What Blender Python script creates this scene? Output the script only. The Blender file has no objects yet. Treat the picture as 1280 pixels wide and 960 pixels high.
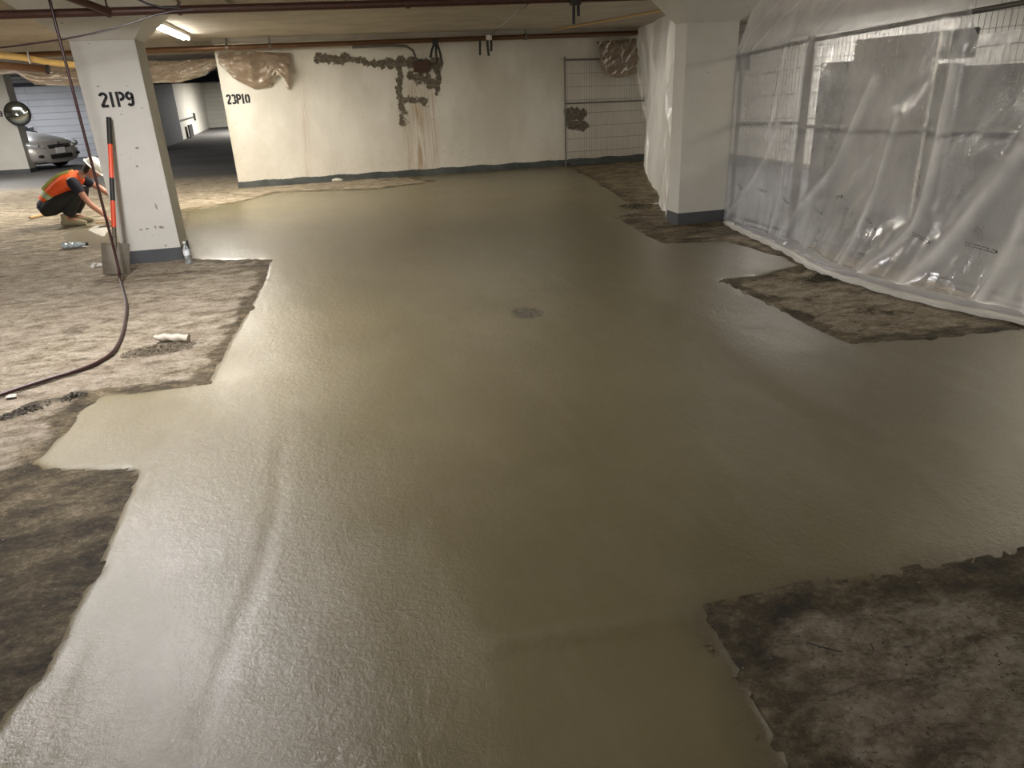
import bpy, bmesh, math, random
import numpy as np
from mathutils import Vector, Matrix
random.seed(7); rng = np.random.RandomState(7)
C = bpy.context.scene.collection
PI = math.pi

# ------------------------------------------------------------------ camera calibration (1280x960)
F = 887.0; CAMZ = 1.55
def _ray(u, v): return np.array([u-640.0, 480.0-v, -F])
_up = -_ray(735, 2600); _up /= np.linalg.norm(_up)
_x = _ray(4740, -75); _x -= _x.dot(_up)*_up; _x /= np.linalg.norm(_x)
_y = np.cross(_up, _x)
R3 = np.stack([_x, _y, _up])
def G(u, v, z=0.0):
    d = R3 @ _ray(u, v); t = (z-CAMZ)/d[2]; return (t*d[0], t*d[1])
def onY(u, v, y):
    d = R3 @ _ray(u, v); t = y/d[1]; return (t*d[0], y, CAMZ+t*d[2])
def onX(u, v, x):
    d = R3 @ _ray(u, v); t = x/d[0]; return (x, t*d[1], CAMZ+t*d[2])
cam = bpy.data.cameras.new('camera'); co = bpy.data.objects.new('camera', cam); C.objects.link(co)
cam.sensor_width = 36; cam.lens = F/1280*36; cam.clip_start = .02; cam.clip_end = 200
M4 = Matrix([list(R3[0])+[0], list(R3[1])+[0], list(R3[2])+[CAMZ], [0, 0, 0, 1]])
co.matrix_world = M4
bpy.context.scene.camera = co

# ------------------------------------------------------------------ noise
def vnoise(x, y, seed=0):
    x = np.asarray(x, float); y = np.asarray(y, float)
    xi = np.floor(x).astype(np.int64); yi = np.floor(y).astype(np.int64)
    fx = x-xi; fy = y-yi; fx = fx*fx*(3-2*fx); fy = fy*fy*(3-2*fy)
    def h(a, b):
        n = (a*374761393 + b*668265263 + seed*974634777) & 0xffffffff
        n = ((n ^ (n >> 13))*1274126177) & 0xffffffff
        return ((n ^ (n >> 16)) & 0xffff)/65535.0*2-1
    return (h(xi, yi)*(1-fx)+h(xi+1, yi)*fx)*(1-fy)+(h(xi, yi+1)*(1-fx)+h(xi+1, yi+1)*fx)*fy
def fbm(x, y, o=4, seed=0):
    s = 0; a = 1.0; t = 0
    for k in range(o):
        s = s+a*vnoise(x*2**k, y*2**k, seed+k*17); t += a; a *= .5
    return s/t
def sstep(a, b, x):
    t = np.clip((x-a)/(b-a), 0, 1); return t*t*(3-2*t)
def segdist(px, py, a, b):
    ax, ay = a; bx, by = b; dx = bx-ax; dy = by-ay
    t = np.clip(((px-ax)*dx+(py-ay)*dy)/(dx*dx+dy*dy+1e-12), 0, 1)
    return np.hypot(px-ax-t*dx, py-ay-t*dy)
def polysd(px, py, poly):          # positive inside
    d = np.full(np.shape(px), 1e9); ins = np.zeros(np.shape(px), bool)
    n = len(poly)
    for i in range(n):
        a = poly[i]; b = poly[(i+1) % n]
        d = np.minimum(d, segdist(px, py, a, b))
        c = ((a[1] > py) != (b[1] > py)) & (px < (b[0]-a[0])*(py-a[1])/((b[1]-a[1]) or 1e-9)+a[0])
        ins ^= c
    return np.where(ins, d, -d)

# ------------------------------------------------------------------ mesh helpers
class MB:
    def __init__(s): s.v = []; s.f = []
    def add(s, vs, fs):
        o = len(s.v); s.v += [tuple(p) for p in vs]; s.f += [tuple(i+o for i in f) for f in fs]; return s
    def box(s, c, d, rot=None, bev=0):
        hx, hy, hz = d[0]/2, d[1]/2, d[2]/2
        bm = bmesh.new(); bmesh.ops.create_cube(bm, size=1)
        for v in bm.verts: v.co = Vector((v.co.x*d[0], v.co.y*d[1], v.co.z*d[2]))
        if bev: bmesh.ops.bevel(bm, geom=bm.edges[:], offset=bev, segments=2, affect='EDGES', profile=.6)
        M = rot if rot else Matrix.Identity(3)
        bm.verts.ensure_lookup_table()
        s.add([M @ v.co+Vector(c) for v in bm.verts], [[v.index for v in f.verts] for f in bm.faces]); bm.free(); return s
    def loft(s, rings, cap=True, closed=True):
        n = len(rings[0]); vs = [p for r in rings for p in r]; fs = []
        for i in range(len(rings)-1):
            for j in range(n if closed else n-1):
                k = (j+1) % n; fs.append((i*n+j, i*n+k, (i+1)*n+k, (i+1)*n+j))
        if cap:
            fs.append(tuple(range(n-1, -1, -1))); fs.append(tuple((len(rings)-1)*n+j for j in range(n)))
        return s.add(vs, fs)
    def tube(s, pts, r, n=8, cap=True, flat=1.0):
        pts = [Vector(p) for p in pts]; m = len(pts)
        rr = r if isinstance(r, (list, tuple)) else [r]*m
        rings = []; ref = None
        for i, p in enumerate(pts):
            t = (pts[min(i+1, m-1)]-pts[max(i-1, 0)]).normalized()
            if ref is None: ref = Vector((0, 0, 1)) if abs(t.z) < .9 else Vector((1, 0, 0))
            a = (ref-t*ref.dot(t)).normalized(); b = t.cross(a); ref = a
            rings.append([p+(a*math.cos(q)+b*math.sin(q)*flat)*rr[i] for q in [2*PI*k/n for k in range(n)]])
        return s.loft(rings, cap)
    def lathe(s, prof, c=(0, 0, 0), n=20, M=None):
        rings = []
        for (r, z) in prof:
            ring = []
            for k in range(n):
                q = 2*PI*k/n; p = Vector((r*math.cos(q), r*math.sin(q), z))
                if M: p = M @ p
                ring.append(p+Vector(c))
            rings.append(ring)
        return s.loft(rings)
    def ball(s, c, r, n=12, m=8, noise=0, seed=0, M=None):
        rings = []
        rx, ry, rz = r if isinstance(r, (tuple, list)) else (r, r, r)
        rd = random.Random(seed)
        for i in range(m+1):
            a = PI*i/m*.98+.02; ring = []
            for k in range(n):
                q = 2*PI*k/n; j = 1+noise*(rd.random()-.5)
                p = Vector((rx*math.sin(a)*math.cos(q)*j, ry*math.sin(a)*math.sin(q)*j, rz*math.cos(a)*j))
                if M: p = M @ p
                ring.append(p+Vector(c))
            rings.append(ring)
        return s.loft(rings)
    def build(s, name, mat, parent=None, smooth=False, loc=None):
        me = bpy.data.meshes.new(name); me.from_pydata(s.v, [], s.f); me.update()
        o = bpy.data.objects.new(name, me); C.objects.link(o)
        if mat: me.materials.append(mat)
        if smooth:
            me.polygons.foreach_set('use_smooth', [True]*len(me.polygons))
            try: me.set_sharp_from_angle(angle=math.radians(48))
            except Exception: pass
        bm = bmesh.new(); bm.from_mesh(me); bmesh.ops.recalc_face_normals(bm, faces=bm.faces); bm.to_mesh(me); bm.free()
        if parent:
            o.parent = parent
            if 'abs' in parent.keys(): pass
            o.matrix_parent_inverse = Matrix.Translation(-Vector(parent.location)) if parent.type == 'EMPTY' and parent.get('_w') else Matrix.Identity(4)
        if loc: o.location = loc
        return o
def fixorigin(o):   # origin to the middle of the base
    me = o.data; n = len(me.vertices); a = np.empty(n*3); me.vertices.foreach_get('co', a); a = a.reshape(-1, 3)
    c = np.array([(a[:, 0].min()+a[:, 0].max())/2, (a[:, 1].min()+a[:, 1].max())/2, a[:, 2].min()])
    me.transform(Matrix.Translation(-Vector(c))); o.location = Vector(c)
    return o
def tag(o, label=None, cat=None, group=None, kind=None):
    if label: o['label'] = label
    if cat: o['category'] = cat
    if group: o['group'] = group
    if kind: o['kind'] = kind
    return o
def thing(name, label, cat, loc, group=None, world=True, rz=0):
    # Empty at the base; children are built in world coordinates (world=True) or local
    o = bpy.data.objects.new(name, None); C.objects.link(o); o.location = loc; o.rotation_euler = (0, 0, rz); o.empty_display_size = .1
    tag(o, label, cat, group); WORLD[o.name] = world
    return o
WORLD = {}
def part(mb, name, mat, root, smooth=False, label=None):
    o = mb.build(name, mat, None, smooth); o.parent = root
    top = root
    while top.parent: top = top.parent
    if top.type == 'EMPTY' and WORLD.get(top.name):
        if root.type == 'EMPTY': o.matrix_parent_inverse = Matrix.Translation(-Vector(root.location))
    if label: o['label'] = label
    return o
def grid_obj(name, X, Y, Z, mat, attrs=None, keep=None, smooth=True):
    ny, nx = X.shape
    co = np.stack([X, Y, Z], -1).reshape(-1, 3)
    idx = np.arange(nx*ny).reshape(ny, nx)
    q = np.stack([idx[:-1, :-1], idx[:-1, 1:], idx[1:, 1:], idx[1:, :-1]], -1).reshape(-1, 4)
    if keep is not None:
        k = keep.reshape(-1)[q].any(1); q = q[k]
    used = np.unique(q); remap = np.full(nx*ny, -1); remap[used] = np.arange(len(used)); q = remap[q]; co = co[used]
    me = bpy.data.meshes.new(name)
    me.vertices.add(len(co)); me.vertices.foreach_set('co', co.ravel())
    me.loops.add(q.size); me.loops.foreach_set('vertex_index', q.ravel().astype(np.int32))
    me.polygons.add(len(q)); me.polygons.foreach_set('loop_start', np.arange(0, q.size, 4, dtype=np.int32))
    me.update(calc_edges=True)
    if smooth: me.polygons.foreach_set('use_smooth', [True]*len(q))
    for n_, a in (attrs or {}).items():
        at = me.attributes.new(n_, 'FLOAT', 'POINT'); at.data.foreach_set('value', a.reshape(-1)[used].astype(np.float32))
    me.materials.append(mat)
    o = bpy.data.objects.new(name, me); C.objects.link(o); return o

# ------------------------------------------------------------------ materials
class NT:
    def __init__(s, name):
        s.m = bpy.data.materials.new(name); s.m.use_nodes = True; s.n = s.m.node_tree.nodes; s.l = s.m.node_tree.links
        s.n.clear(); s.out = s.n.new('ShaderNodeOutputMaterial'); s.b = s.n.new('ShaderNodeBsdfPrincipled'); s.l.new(s.b.outputs[0], s.out.inputs[0])
        s.tc = s.n.new('ShaderNodeTexCoord')
    def sock(s, a, inp):
        if isinstance(a, (int, float)): inp.default_value = a
        elif isinstance(a, tuple): inp.default_value = a if len(a) == 4 or inp.type == 'VECTOR' else (*a, 1)
        else: s.l.new(a, inp)
    def noise(s, scale, detail=4, rough=.55, vec=None, dist=0, stretch=None, coord='Object'):
        v = vec or s.tc.outputs[coord]
        if stretch:
            mp = s.n.new('ShaderNodeMapping'); s.l.new(v, mp.inputs[0]); mp.inputs['Scale'].default_value = stretch[:3]
            if len(stretch) > 3: mp.inputs['Rotation'].default_value = (0, 0, stretch[3])
            v = mp.outputs[0]
        t = s.n.new('ShaderNodeTexNoise'); s.l.new(v, t.inputs['Vector']); t.inputs['Scale'].default_value = scale
        t.inputs['Detail'].default_value = detail; t.inputs['Roughness'].default_value = rough; t.inputs['Distortion'].default_value = dist
        return t.outputs['Fac']
    def attr(s, name): a = s.n.new('ShaderNodeAttribute'); a.attribute_name = name; return a.outputs['Fac']
    def math(s, op, a, b=0.0, c=None, clamp=False):
        m = s.n.new('ShaderNodeMath'); m.operation = op; m.use_clamp = clamp
        s.sock(a, m.inputs[0]); s.sock(b, m.inputs[1])
        if c is not None: s.sock(c, m.inputs[2])
        return m.outputs[0]
    def rng(s, x, a, b, c=0.0, d=1.0, smooth=True):
        m = s.n.new('ShaderNodeMapRange'); m.interpolation_type = 'SMOOTHSTEP' if smooth else 'LINEAR'
        s.sock(x, m.inputs[0]); m.inputs[1].default_value = a; m.inputs[2].default_value = b; m.inputs[3].default_value = c; m.inputs[4].default_value = d
        return m.outputs[0]
    def mix(s, f, a, b, mode='MIX'):
        m = s.n.new('ShaderNodeMix'); m.data_type = 'RGBA'; m.blend_type = mode
        s.sock(f, m.inputs[0]); s.sock(a, m.inputs[6]); s.sock(b, m.inputs[7]); return m.outputs[2]
    def ramp(s, x, stops):
        r = s.n.new('ShaderNodeValToRGB'); s.l.new(x, r.inputs[0]); e = r.color_ramp.elements
        while len(e) < len(stops): e.new(.5)
        for k, (p, c) in enumerate(stops): e[k].position = p; e[k].color = (*c, 1)
        return r.outputs[0]
    def bump(s, h, strength=.3, dist=.01, prev=None):
        b = s.n.new('ShaderNodeBump'); s.l.new(h, b.inputs['Height']); b.inputs['Strength'].default_value = strength; b.inputs['Distance'].default_value = dist
        if prev: s.l.new(prev, b.inputs['Normal'])
        return b.outputs[0]
    def fin(s, col=None, rough=None, nrm=None, metal=None, spec=None, **kw):
        if col is not None: s.sock(col, s.b.inputs['Base Color'])
        if rough is not None: s.sock(rough, s.b.inputs['Roughness'])
        if nrm is not None: s.l.new(nrm, s.b.inputs['Normal'])
        if metal is not None: s.sock(metal, s.b.inputs['Metallic'])
        if spec is not None: s.sock(spec, s.b.inputs['Specular IOR Level'])
        for k, v in kw.items(): s.sock(v, s.b.inputs[k.replace('_', ' ')])
        return s.m
def simple(name, col, rough=.6, metal=0, var=.15, scale=14, bump=.1, spec=.5):
    t = NT(name); n = t.noise(scale, 4)
    c = t.mix(n, tuple(x*(1-var) for x in col), tuple(min(1, x*(1+var)) for x in col))
    return t.fin(c, rough, t.bump(t.noise(scale*6, 3), bump, .003), metal, spec)

def mat_old():
    t = NT('old_concrete')
    wet = t.attr('wet'); mud = t.attr('mud')
    n1 = t.noise(1.3, 6, .6, stretch=(1, 1.6, 1, .5)); n2 = t.noise(5, 12, .82, dist=.3, stretch=(1, 1.7, 1, .45)); n3 = t.noise(45, 6, .8)
    n4 = t.noise(3.0, 9, .75, dist=.4, stretch=(1, 2.4, 1, .45))
    dry = t.ramp(t.math('ADD', t.math('MULTIPLY', n2, .7), t.math('MULTIPLY', n3, .3)), [(.40, (.11, .084, .046)), (.47, (.30, .245, .165)), (.53, (.47, .40, .295)), (.60, (.60, .525, .42))])
    dry = t.mix(t.rng(n1, .40, .68), dry, t.mix(.35, dry, (.36, .28, .22)))
    dry = t.mix(t.rng(n4, .52, .66, 0, .8), dry, (.12, .095, .062))
    n5 = t.noise(3.2, 13, .80, dist=.1, stretch=(1, 1.6, 1, .5))
    damp = t.ramp(t.math('ADD', t.math('MULTIPLY', n5, .75), t.math('MULTIPLY', n3, .25)), [(.42, (.030, .020, .008)), (.485, (.095, .069, .031)), (.54, (.19, .143, .076)), (.61, (.38, .305, .195))])
    w = t.rng(t.math('ADD', wet, t.math('MULTIPLY', t.math('SUBTRACT', n4, .5), 1.3)), .3, .7)
    col = t.mix(w, dry, damp)
    col = t.mix(t.rng(t.noise(20, 8, .8, stretch=(1, 2.2, 1, .45)), .60, .67), col, (.055, .043, .026))
    col = t.mix(t.rng(t.noise(55, 4, .7), .60, .66), col, (.09, .07, .045)); col = t.mix(mud, col, (.05, .040, .022))
    speck = t.rng(t.noise(90, 2, .5), .74, .78); col = t.mix(speck, col, (.62, .57, .5))
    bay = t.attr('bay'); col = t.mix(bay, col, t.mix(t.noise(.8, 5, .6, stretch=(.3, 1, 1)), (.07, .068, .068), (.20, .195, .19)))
    rough = t.math('SUBTRACT', .88, t.math('MULTIPLY', w, .18))
    h = t.math('ADD', t.math('MULTIPLY', n2, .6), t.math('MULTIPLY', n3, .25))
    return t.fin(col, rough, t.bump(n3, .6, .012, t.bump(h, .9, .045)), spec=.35)
def mat_wet():
    t = NT('fresh_wet_concrete')
    n1 = t.noise(.9, 5, .6); n2 = t.noise(5, 6, .6, stretch=(1, .35, 1, .35)); n3 = t.noise(105, 4, .75); n4 = t.noise(42, 5, .72)
    col = t.ramp(n1, [(.3, (.118, .097, .047)), (.5, (.142, .118, .059)), (.7, (.165, .138, .073))])
    col = t.mix(t.rng(n2, .45, .75, 0, .25), col, (.20, .17, .11))
    edge = t.attr('edge')
    col = t.mix(t.math('MULTIPLY', edge, .75), col, (.075, .058, .035))
    col = t.mix(t.attr('drain'), col, t.mix(t.rng(n4, .4, .6), (.025, .02, .012), (.12, .10, .065)))
    pits = t.rng(t.noise(9, 2, .4), .80, .83); col = t.mix(pits, col, (.03, .025, .015))
    rough = t.rng(t.math('ADD', t.math('MULTIPLY', n1, .5), t.math('MULTIPLY', n4, .5)), .3, .7, .46, .62)
    rough = t.math('ADD', rough, t.math('MULTIPLY', edge, .3))
    f = t.rng(t.noise(1.7, 3, .5), .3, .65, .6, 1.0)
    micro = t.math('MULTIPLY', t.math('ADD', t.math('MULTIPLY', n3, .55), t.math('MULTIPLY', n4, .9)), f)
    n6 = t.noise(22, 5, .65, dist=.6)
    nn = t.bump(micro, 1.0, .0030, t.bump(n6, 1.0, .0030, t.bump(n2, .35, .008)))
    t.l.new(nn, t.b.inputs['Coat Normal'])
    return t.fin(col, rough, nn, spec=.2, Coat_Weight=.75, Coat_Roughness=.17)
def mat_wall(name='painted_wall'):
    t = NT(name)
    n1 = t.noise(1.1, 5, .6, stretch=(1, 1, .5)); n2 = t.noise(12, 6, .7); n3 = t.noise(60, 4, .7)
    col = t.mix(t.rng(n1, .35, .65), (.56, .53, .455), (.69, .665, .60))
    col = t.mix(t.rng(t.attr('low'), 0, 1, 0, .55), col, t.mix(n2, (.50, .44, .34), (.80, .75, .66)))
    col = t.mix(t.rng(t.noise(22, 3, .6), .70, .73), col, (.22, .18, .13))
    st = t.math('MULTIPLY', t.attr('stain'), t.rng(t.noise(6, 4, .6, stretch=(5, 1, .25)), .38, .62))
    col = t.mix(st, col, (.34, .20, .08))
    pd = t.math('ADD', t.attr('peel'), t.math('MULTIPLY', t.math('SUBTRACT', t.noise(8, 7, .72), .5), .42))
    pe = t.rng(pd, -.012, .0, 1, 0)
    con = t.ramp(t.noise(18, 6, .7), [(.3, (.06, .05, .035)), (.5, (.13, .11, .08)), (.7, (.26, .23, .18))])
    col = t.mix(pe, col, con)
    h = t.math('ADD', t.math('MULTIPLY', pe, -1.0), t.math('MULTIPLY', n2, .35))
    return t.fin(col, .75, t.bump(h, .6, .012, t.bump(n3, .2, .004)), spec=.3)
def mat_paint(name, a, b, rough=.6, pit=True):
    t = NT(name); n1 = t.noise(1.7, 5, .6); n2 = t.noise(30, 5, .7)
    col = t.mix(t.rng(n1, .3, .7), a, b)
    if pit: col = t.mix(t.rng(t.noise(15, 3, .55, stretch=(1, 1, 2)), .72, .75), col, tuple(x*.35 for x in a))
    return t.fin(col, rough, t.bump(n2, .15, .006), spec=.4)
def mat_block(name, a, mortar, bw=.4, bh=.2, ax=0):
    t = NT(name)
    sep = t.n.new('ShaderNodeSeparateXYZ'); t.l.new(t.tc.outputs['Object'], sep.inputs[0])
    cmb = t.n.new('ShaderNodeCombineXYZ'); t.l.new(sep.outputs[ax], cmb.inputs[0]); t.l.new(sep.outputs[2], cmb.inputs[1])
    br = t.n.new('ShaderNodeTexBrick'); t.l.new(cmb.outputs[0], br.inputs[0]); br.inputs['Scale'].default_value = 1
    br.inputs['Brick Width'].default_value = bw; br.inputs['Row Height'].default_value = bh; br.inputs['Mortar Size'].default_value = .009
    br.inputs['Color1'].default_value = (*a, 1); br.inputs['Color2'].default_value = (*[x*.93 for x in a], 1); br.inputs['Mortar'].default_value = (*mortar, 1)
    n = t.noise(1.2, 5, .6)
    col = t.mix(t.rng(n, .4, .7, 0, .3), br.outputs['Color'], tuple(x*.6 for x in a))
    return t.fin(col, .7, t.bump(br.outputs['Fac'], .4, -.01), spec=.3)
def mat_sheet(name, col, trans=.42, tint=(.95, .95, .95), gr=.10, gs=1.3):
    t = NT(name)
    t.n.remove(t.b)
    crk = t.attr('crinkle'); thick = t.attr('thick')
    nz = t.noise(15, 1.5, .5, dist=2.2); nf = t.noise(55, 3, .6, dist=1.0)
    nz2 = t.noise(40, 2, .5, dist=2.0)
    h = t.math('ADD', t.math('MULTIPLY', t.math('MULTIPLY', nz2, crk), .5), t.math('ADD', t.math('MULTIPLY', nz, t.math('ADD', .16, t.math('MULTIPLY', crk, 1.3))), t.math('MULTIPLY', nf, t.math('ADD', .03, t.math('MULTIPLY', crk, .25)))))
    bn = t.bump(h, .9, .012)
    dif = t.n.new('ShaderNodeBsdfDiffuse'); dif.inputs[0].default_value = (*col, 1); t.l.new(bn, dif.inputs['Normal'])
    trl = t.n.new('ShaderNodeBsdfTranslucent'); trl.inputs[0].default_value = (*col, 1); t.l.new(bn, trl.inputs['Normal'])
    m1 = t.n.new('ShaderNodeMixShader'); m1.inputs[0].default_value = .45; t.l.new(dif.outputs[0], m1.inputs[1]); t.l.new(trl.outputs[0], m1.inputs[2])
    tr = t.n.new('ShaderNodeBsdfTransparent'); tr.inputs[0].default_value = (*tint, 1)
    lw = t.n.new('ShaderNodeLayerWeight'); lw.inputs[0].default_value = .35
    cloud = t.noise(3.5, 5, .65, stretch=(1, 1, .5))
    op = t.math('ADD', t.math('ADD', 1-trans, t.math('MULTIPLY', thick, .50)), t.math('ADD', t.math('MULTIPLY', lw.outputs['Facing'], .10), t.math('MULTIPLY', t.math('SUBTRACT', cloud, .5), .3)), clamp=True)
    m2 = t.n.new('ShaderNodeMixShader'); t.l.new(op, m2.inputs[0]); t.l.new(tr.outputs[0], m2.inputs[1]); t.l.new(m1.outputs[0], m2.inputs[2])
    gl = t.n.new('ShaderNodeBsdfGlossy'); gl.inputs['Roughness'].default_value = gr; gl.inputs[0].default_value = (1, 1, 1, 1); t.l.new(bn, gl.inputs['Normal'])
    fr = t.n.new('ShaderNodeFresnel'); fr.inputs[0].default_value = 1.5; t.l.new(bn, fr.inputs['Normal'])
    m3 = t.n.new('ShaderNodeMixShader'); t.l.new(t.math('MULTIPLY', fr.outputs[0], t.math('SUBTRACT', gs, thick), clamp=True), m3.inputs[0]); t.l.new(m2.outputs[0], m3.inputs[1]); t.l.new(gl.outputs[0], m3.inputs[2])
    t.l.new(m3.outputs[0], t.out.inputs[0]); return t.m
def mat_emit(name, col, s):
    t = NT(name); return t.fin((.9, .9, .9), .4, Emission_Color=(*col, 1), Emission_Strength=s)
def mat_clear(name, col, alpha_rough=.05):
    t = NT(name); return t.fin(col, alpha_rough, Transmission_Weight=.85, IOR=1.33)

M = {}
M['old'] = mat_old(); M['wet'] = mat_wet(); M['wall'] = mat_wall()
M['ceil'] = mat_paint('painted_ceiling', (.36, .32, .26), (.46, .42, .35), .8)
M['pillar'] = mat_paint('pillar_paint', (.60, .585, .53), (.66, .645, .595), .5)
M['pillar_b'] = mat_paint('base_grey_paint', (.062, .066, .072), (.095, .10, .105), .6)
M['base'] = mat_paint('baseboard_paint', (.045, .052, .050), (.10, .108, .10), .7)
M['black'] = simple('stencil_black', (.012, .012, .013), .7, var=.3)
M['pipe'] = simple('red_brown_pipe', (.075, .032, .022), .45, .2, .35, 20)
M['pipe2'] = simple('tan_brown_pipe', (.13, .065, .03), .35, .4, .3, 6)
M['yellow'] = simple('yellow_pipe', (.70, .47, .16), .45)
M['dark'] = simple('dark_rubber', (.02, .018, .016), .55)
M['galv'] = simple('galvanised_steel', (.33, .32, .30), .45, .6, .15, 30)
M['galvd'] = simple('weathered_steel', (.16, .15, .135), .5, .5, .2, 30)
M['block'] = mat_block('white_block', (.74, .74, .76), (.40, .40, .44), 6.0, .2)
M['blockr'] = mat_block('white_block_side', (.74, .72, .68), (.45, .43, .42), .4, .2, 1)
M['plain'] = mat_paint('corridor_paint', (.66, .64, .56), (.74, .72, .65), .6)
M['dfloor'] = simple('parking_floor', (.05, .05, .056), .6, 0, .25, 3)
M['sheet'] = mat_sheet('clear_plastic_film', (.84, .84, .88), .71)
M['sheet2'] = mat_sheet('milky_plastic_film', (.92, .90, .85), .10, gr=.35, gs=.5)
M['tarp'] = mat_sheet('dusty_plastic_film', (.34, .26, .185), .25, (.8, .72, .6))
M['orange'] = simple('orange_plastic', (.86, .10, .035), .4, var=.06)
M['vest'] = simple('orange_vest', (.95, .12, .02), .7, var=.08)
M['lime'] = simple('reflective_stripe', (.45, .48, .12), .45, var=.1)
M['silverband'] = simple('silver_stripe', (.55, .57, .45), .4)
M['skin'] = simple('skin', (.50, .24, .16), .5, var=.08)
M['shirt'] = simple('dark_shirt', (.018, .018, .028), .85)
M['pants'] = simple('dark_trousers', (.022, .022, .02), .85)
M['boot'] = simple('khaki_boot', (.36, .31, .19), .8)
M['hat'] = simple('white_hardhat', (.82, .80, .74), .3, var=.03)
M['hair'] = simple('dark_hair', (.03, .018, .012), .8)
M['steel'] = simple('muddy_steel', (.13, .11, .08), .55, .3, .3, 20, .4)
M['wood'] = simple('pale_wood', (.55, .38, .18), .6)
M['carpaint'] = simple('silver_car_paint', (.52, .49, .47), .32, .3, .03, 3, 0)
M['chrome'] = simple('chrome', (.75, .75, .75), .12, 1, .02, 3, 0)
M['carglass'] = simple('tinted_glass', (.03, .035, .04), .08, 0, .02, 3, 0)
M['lens'] = simple('headlight_lens', (.70, .72, .75), .12, .3, .1, 40, .1)
M['tyre'] = simple('tyre', (.015, .015, .016), .8)
M['plate'] = simple('plate_white', (.8, .8, .8), .5)
M['mirror'] = simple('mirror_glass', (.42, .45, .42), .10, 1, .12, 8, 0)
M['bottle'] = mat_clear('clear_bottle', (.85, .92, .96))
M['blabel'] = simple('bottle_label', (.80, .82, .86), .5)
M['bcap'] = simple('bottle_cap', (.75, .78, .8), .5)
M['dirt'] = simple('loose_dirt', (.16, .13, .088), .95, 0, .4, 30, .6)
M['mud'] = simple('dark_mud', (.055, .045, .030), .7, 0, .4, 30, .8)
M['chip'] = simple('pale_chunk', (.42, .37, .30), .8)
M['slurry'] = simple('pale_slurry', (.60, .57, .50), .35)
M['hose'] = simple('red_hose', (.032, .010, .009), .35)
M['greyboard'] = simple('grey_board', (.085, .09, .105), .7, var=.12)
M['dboard'] = simple('dark_board', (.035, .038, .05), .7)
M['vent'] = simple('dark_opening', (.03, .032, .028), .8)

def structure(o): o['kind'] = 'structure'; return o

# ------------------------------------------------------------------ floor outlines (metres on the ground)
def GP(l): return [G(u, v) for u, v in l]
left_edge = [(545,228),(470,236),(400,238),(345,240),(300,252),(262,259),(232,262),(228,290),(236,324),(285,325),(333,325),(331,345),(311,384),(286,424),(264,462),(258,475),(225,482),(180,488),(130,491),(95,515),(70,545),(34,580),(60,588),(110,587),(168,588),(160,615),(142,655),(112,722),(80,775),(48,845),(4,890),(-60,985)]
right_up = [(985,320),(1003,332),(950,345),(905,350),(960,375),(1010,402),(1062,427),(1090,425),(1180,418),(1290,407)]
pill = [(712,208),(745,226),(802,264),(771,271),(800,286),(829,303),(907,300),(942,309),(960,316)]
SL = GP(left_edge)
poly = [(4.5, 14.75), (1.4, 14.75), G(545,226)] + SL[1:] + [(-1.3, .3), (-1.3, -.6), (7.5, -.6), (7.5, 3.3)] + GP(right_up[::-1]) + GP(pill[::-1]) + [G(700,206)]
patch = GP([(893,766),(1000,744),(1130,724),(1280,698),(1420,672)]) + [(6.5, .2), (.80, .2), G(1000,985), G(950,870)]
crumb = GP([(865,768),(885,800),(925,850),(955,905),(990,962)])
def slab_sd(px, py):
    w = .018*fbm(px*2.2, py*2.2, 4, 3)+.010*vnoise(px*16, py*16, 5)+.009*vnoise(px*48, py*48, 6)
    a = polysd(px, py, poly)+w
    b = polysd(px, py, patch)+w*1.1
    return np.minimum(a, -b)
def lines(a, b, h0, h1, p=1.0):
    n = int((b-a)/h0); r = [a]
    while r[-1] < b:
        t = (r[-1]-a)/(b-a); r.append(r[-1]+h0+(h1-h0)*t**p)
    return np.array(r)
# slab
ys = lines(-.3, 14.72, .016, .10); xs = np.arange(-2.9, 7.5, .03)
X, Y = np.meshgrid(xs, ys); sd = slab_sd(X, Y)
top = .0035*fbm(X*1.1, Y*1.1, 3, 11)+.0022*fbm(X*5+.4*Y, Y*1.8, 3, 21)
def ridge(pts, w, h, seed=0):
    d = np.full(X.shape, 9.)
    for a, b in zip(pts[:-1], pts[1:]): d = np.minimum(d, segdist(X, Y, a, b))
    d = d+.008*vnoise(X*25, Y*25, seed)
    return h*np.exp(-(d/w)**2)
top += ridge(GP([(622,803),(700,795),(790,782),(867,767)]), .022, .008)
top += ridge(crumb, .022, .010, 4)*(.5+.5*np.clip(vnoise(X*30, Y*30, 8)*3, -1, 1))
top += ridge(GP([(540,640),(565,720),(600,800),(640,960)]), .05, .0018)
top += ridge(GP([(352,560),(345,640),(322,720),(290,800),(255,900),(235,960)]), .02, -.005)
top += ridge(GP([(100,810),(70,880),(50,960)]), .02, -.006)
top += ridge(GP([(1010,500),(1120,560),(1200,640)]), .03, .002)
top += ridge(GP([(345,245),(420,245),(545,232)]), .05, .004)
dc = G(655,392); rr = np.hypot(X-dc[0], (Y-dc[1])); an = np.arctan2(Y-dc[1], X-dc[0])
for r0, hh in ((.32, .003), (.47, -.003), (.60, .004)):
    top += hh*np.exp(-((rr-r0-.04*np.sin(an*2))/.03)**2)*(.4+.6*vnoise(an*3, rr*2, 31))
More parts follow.
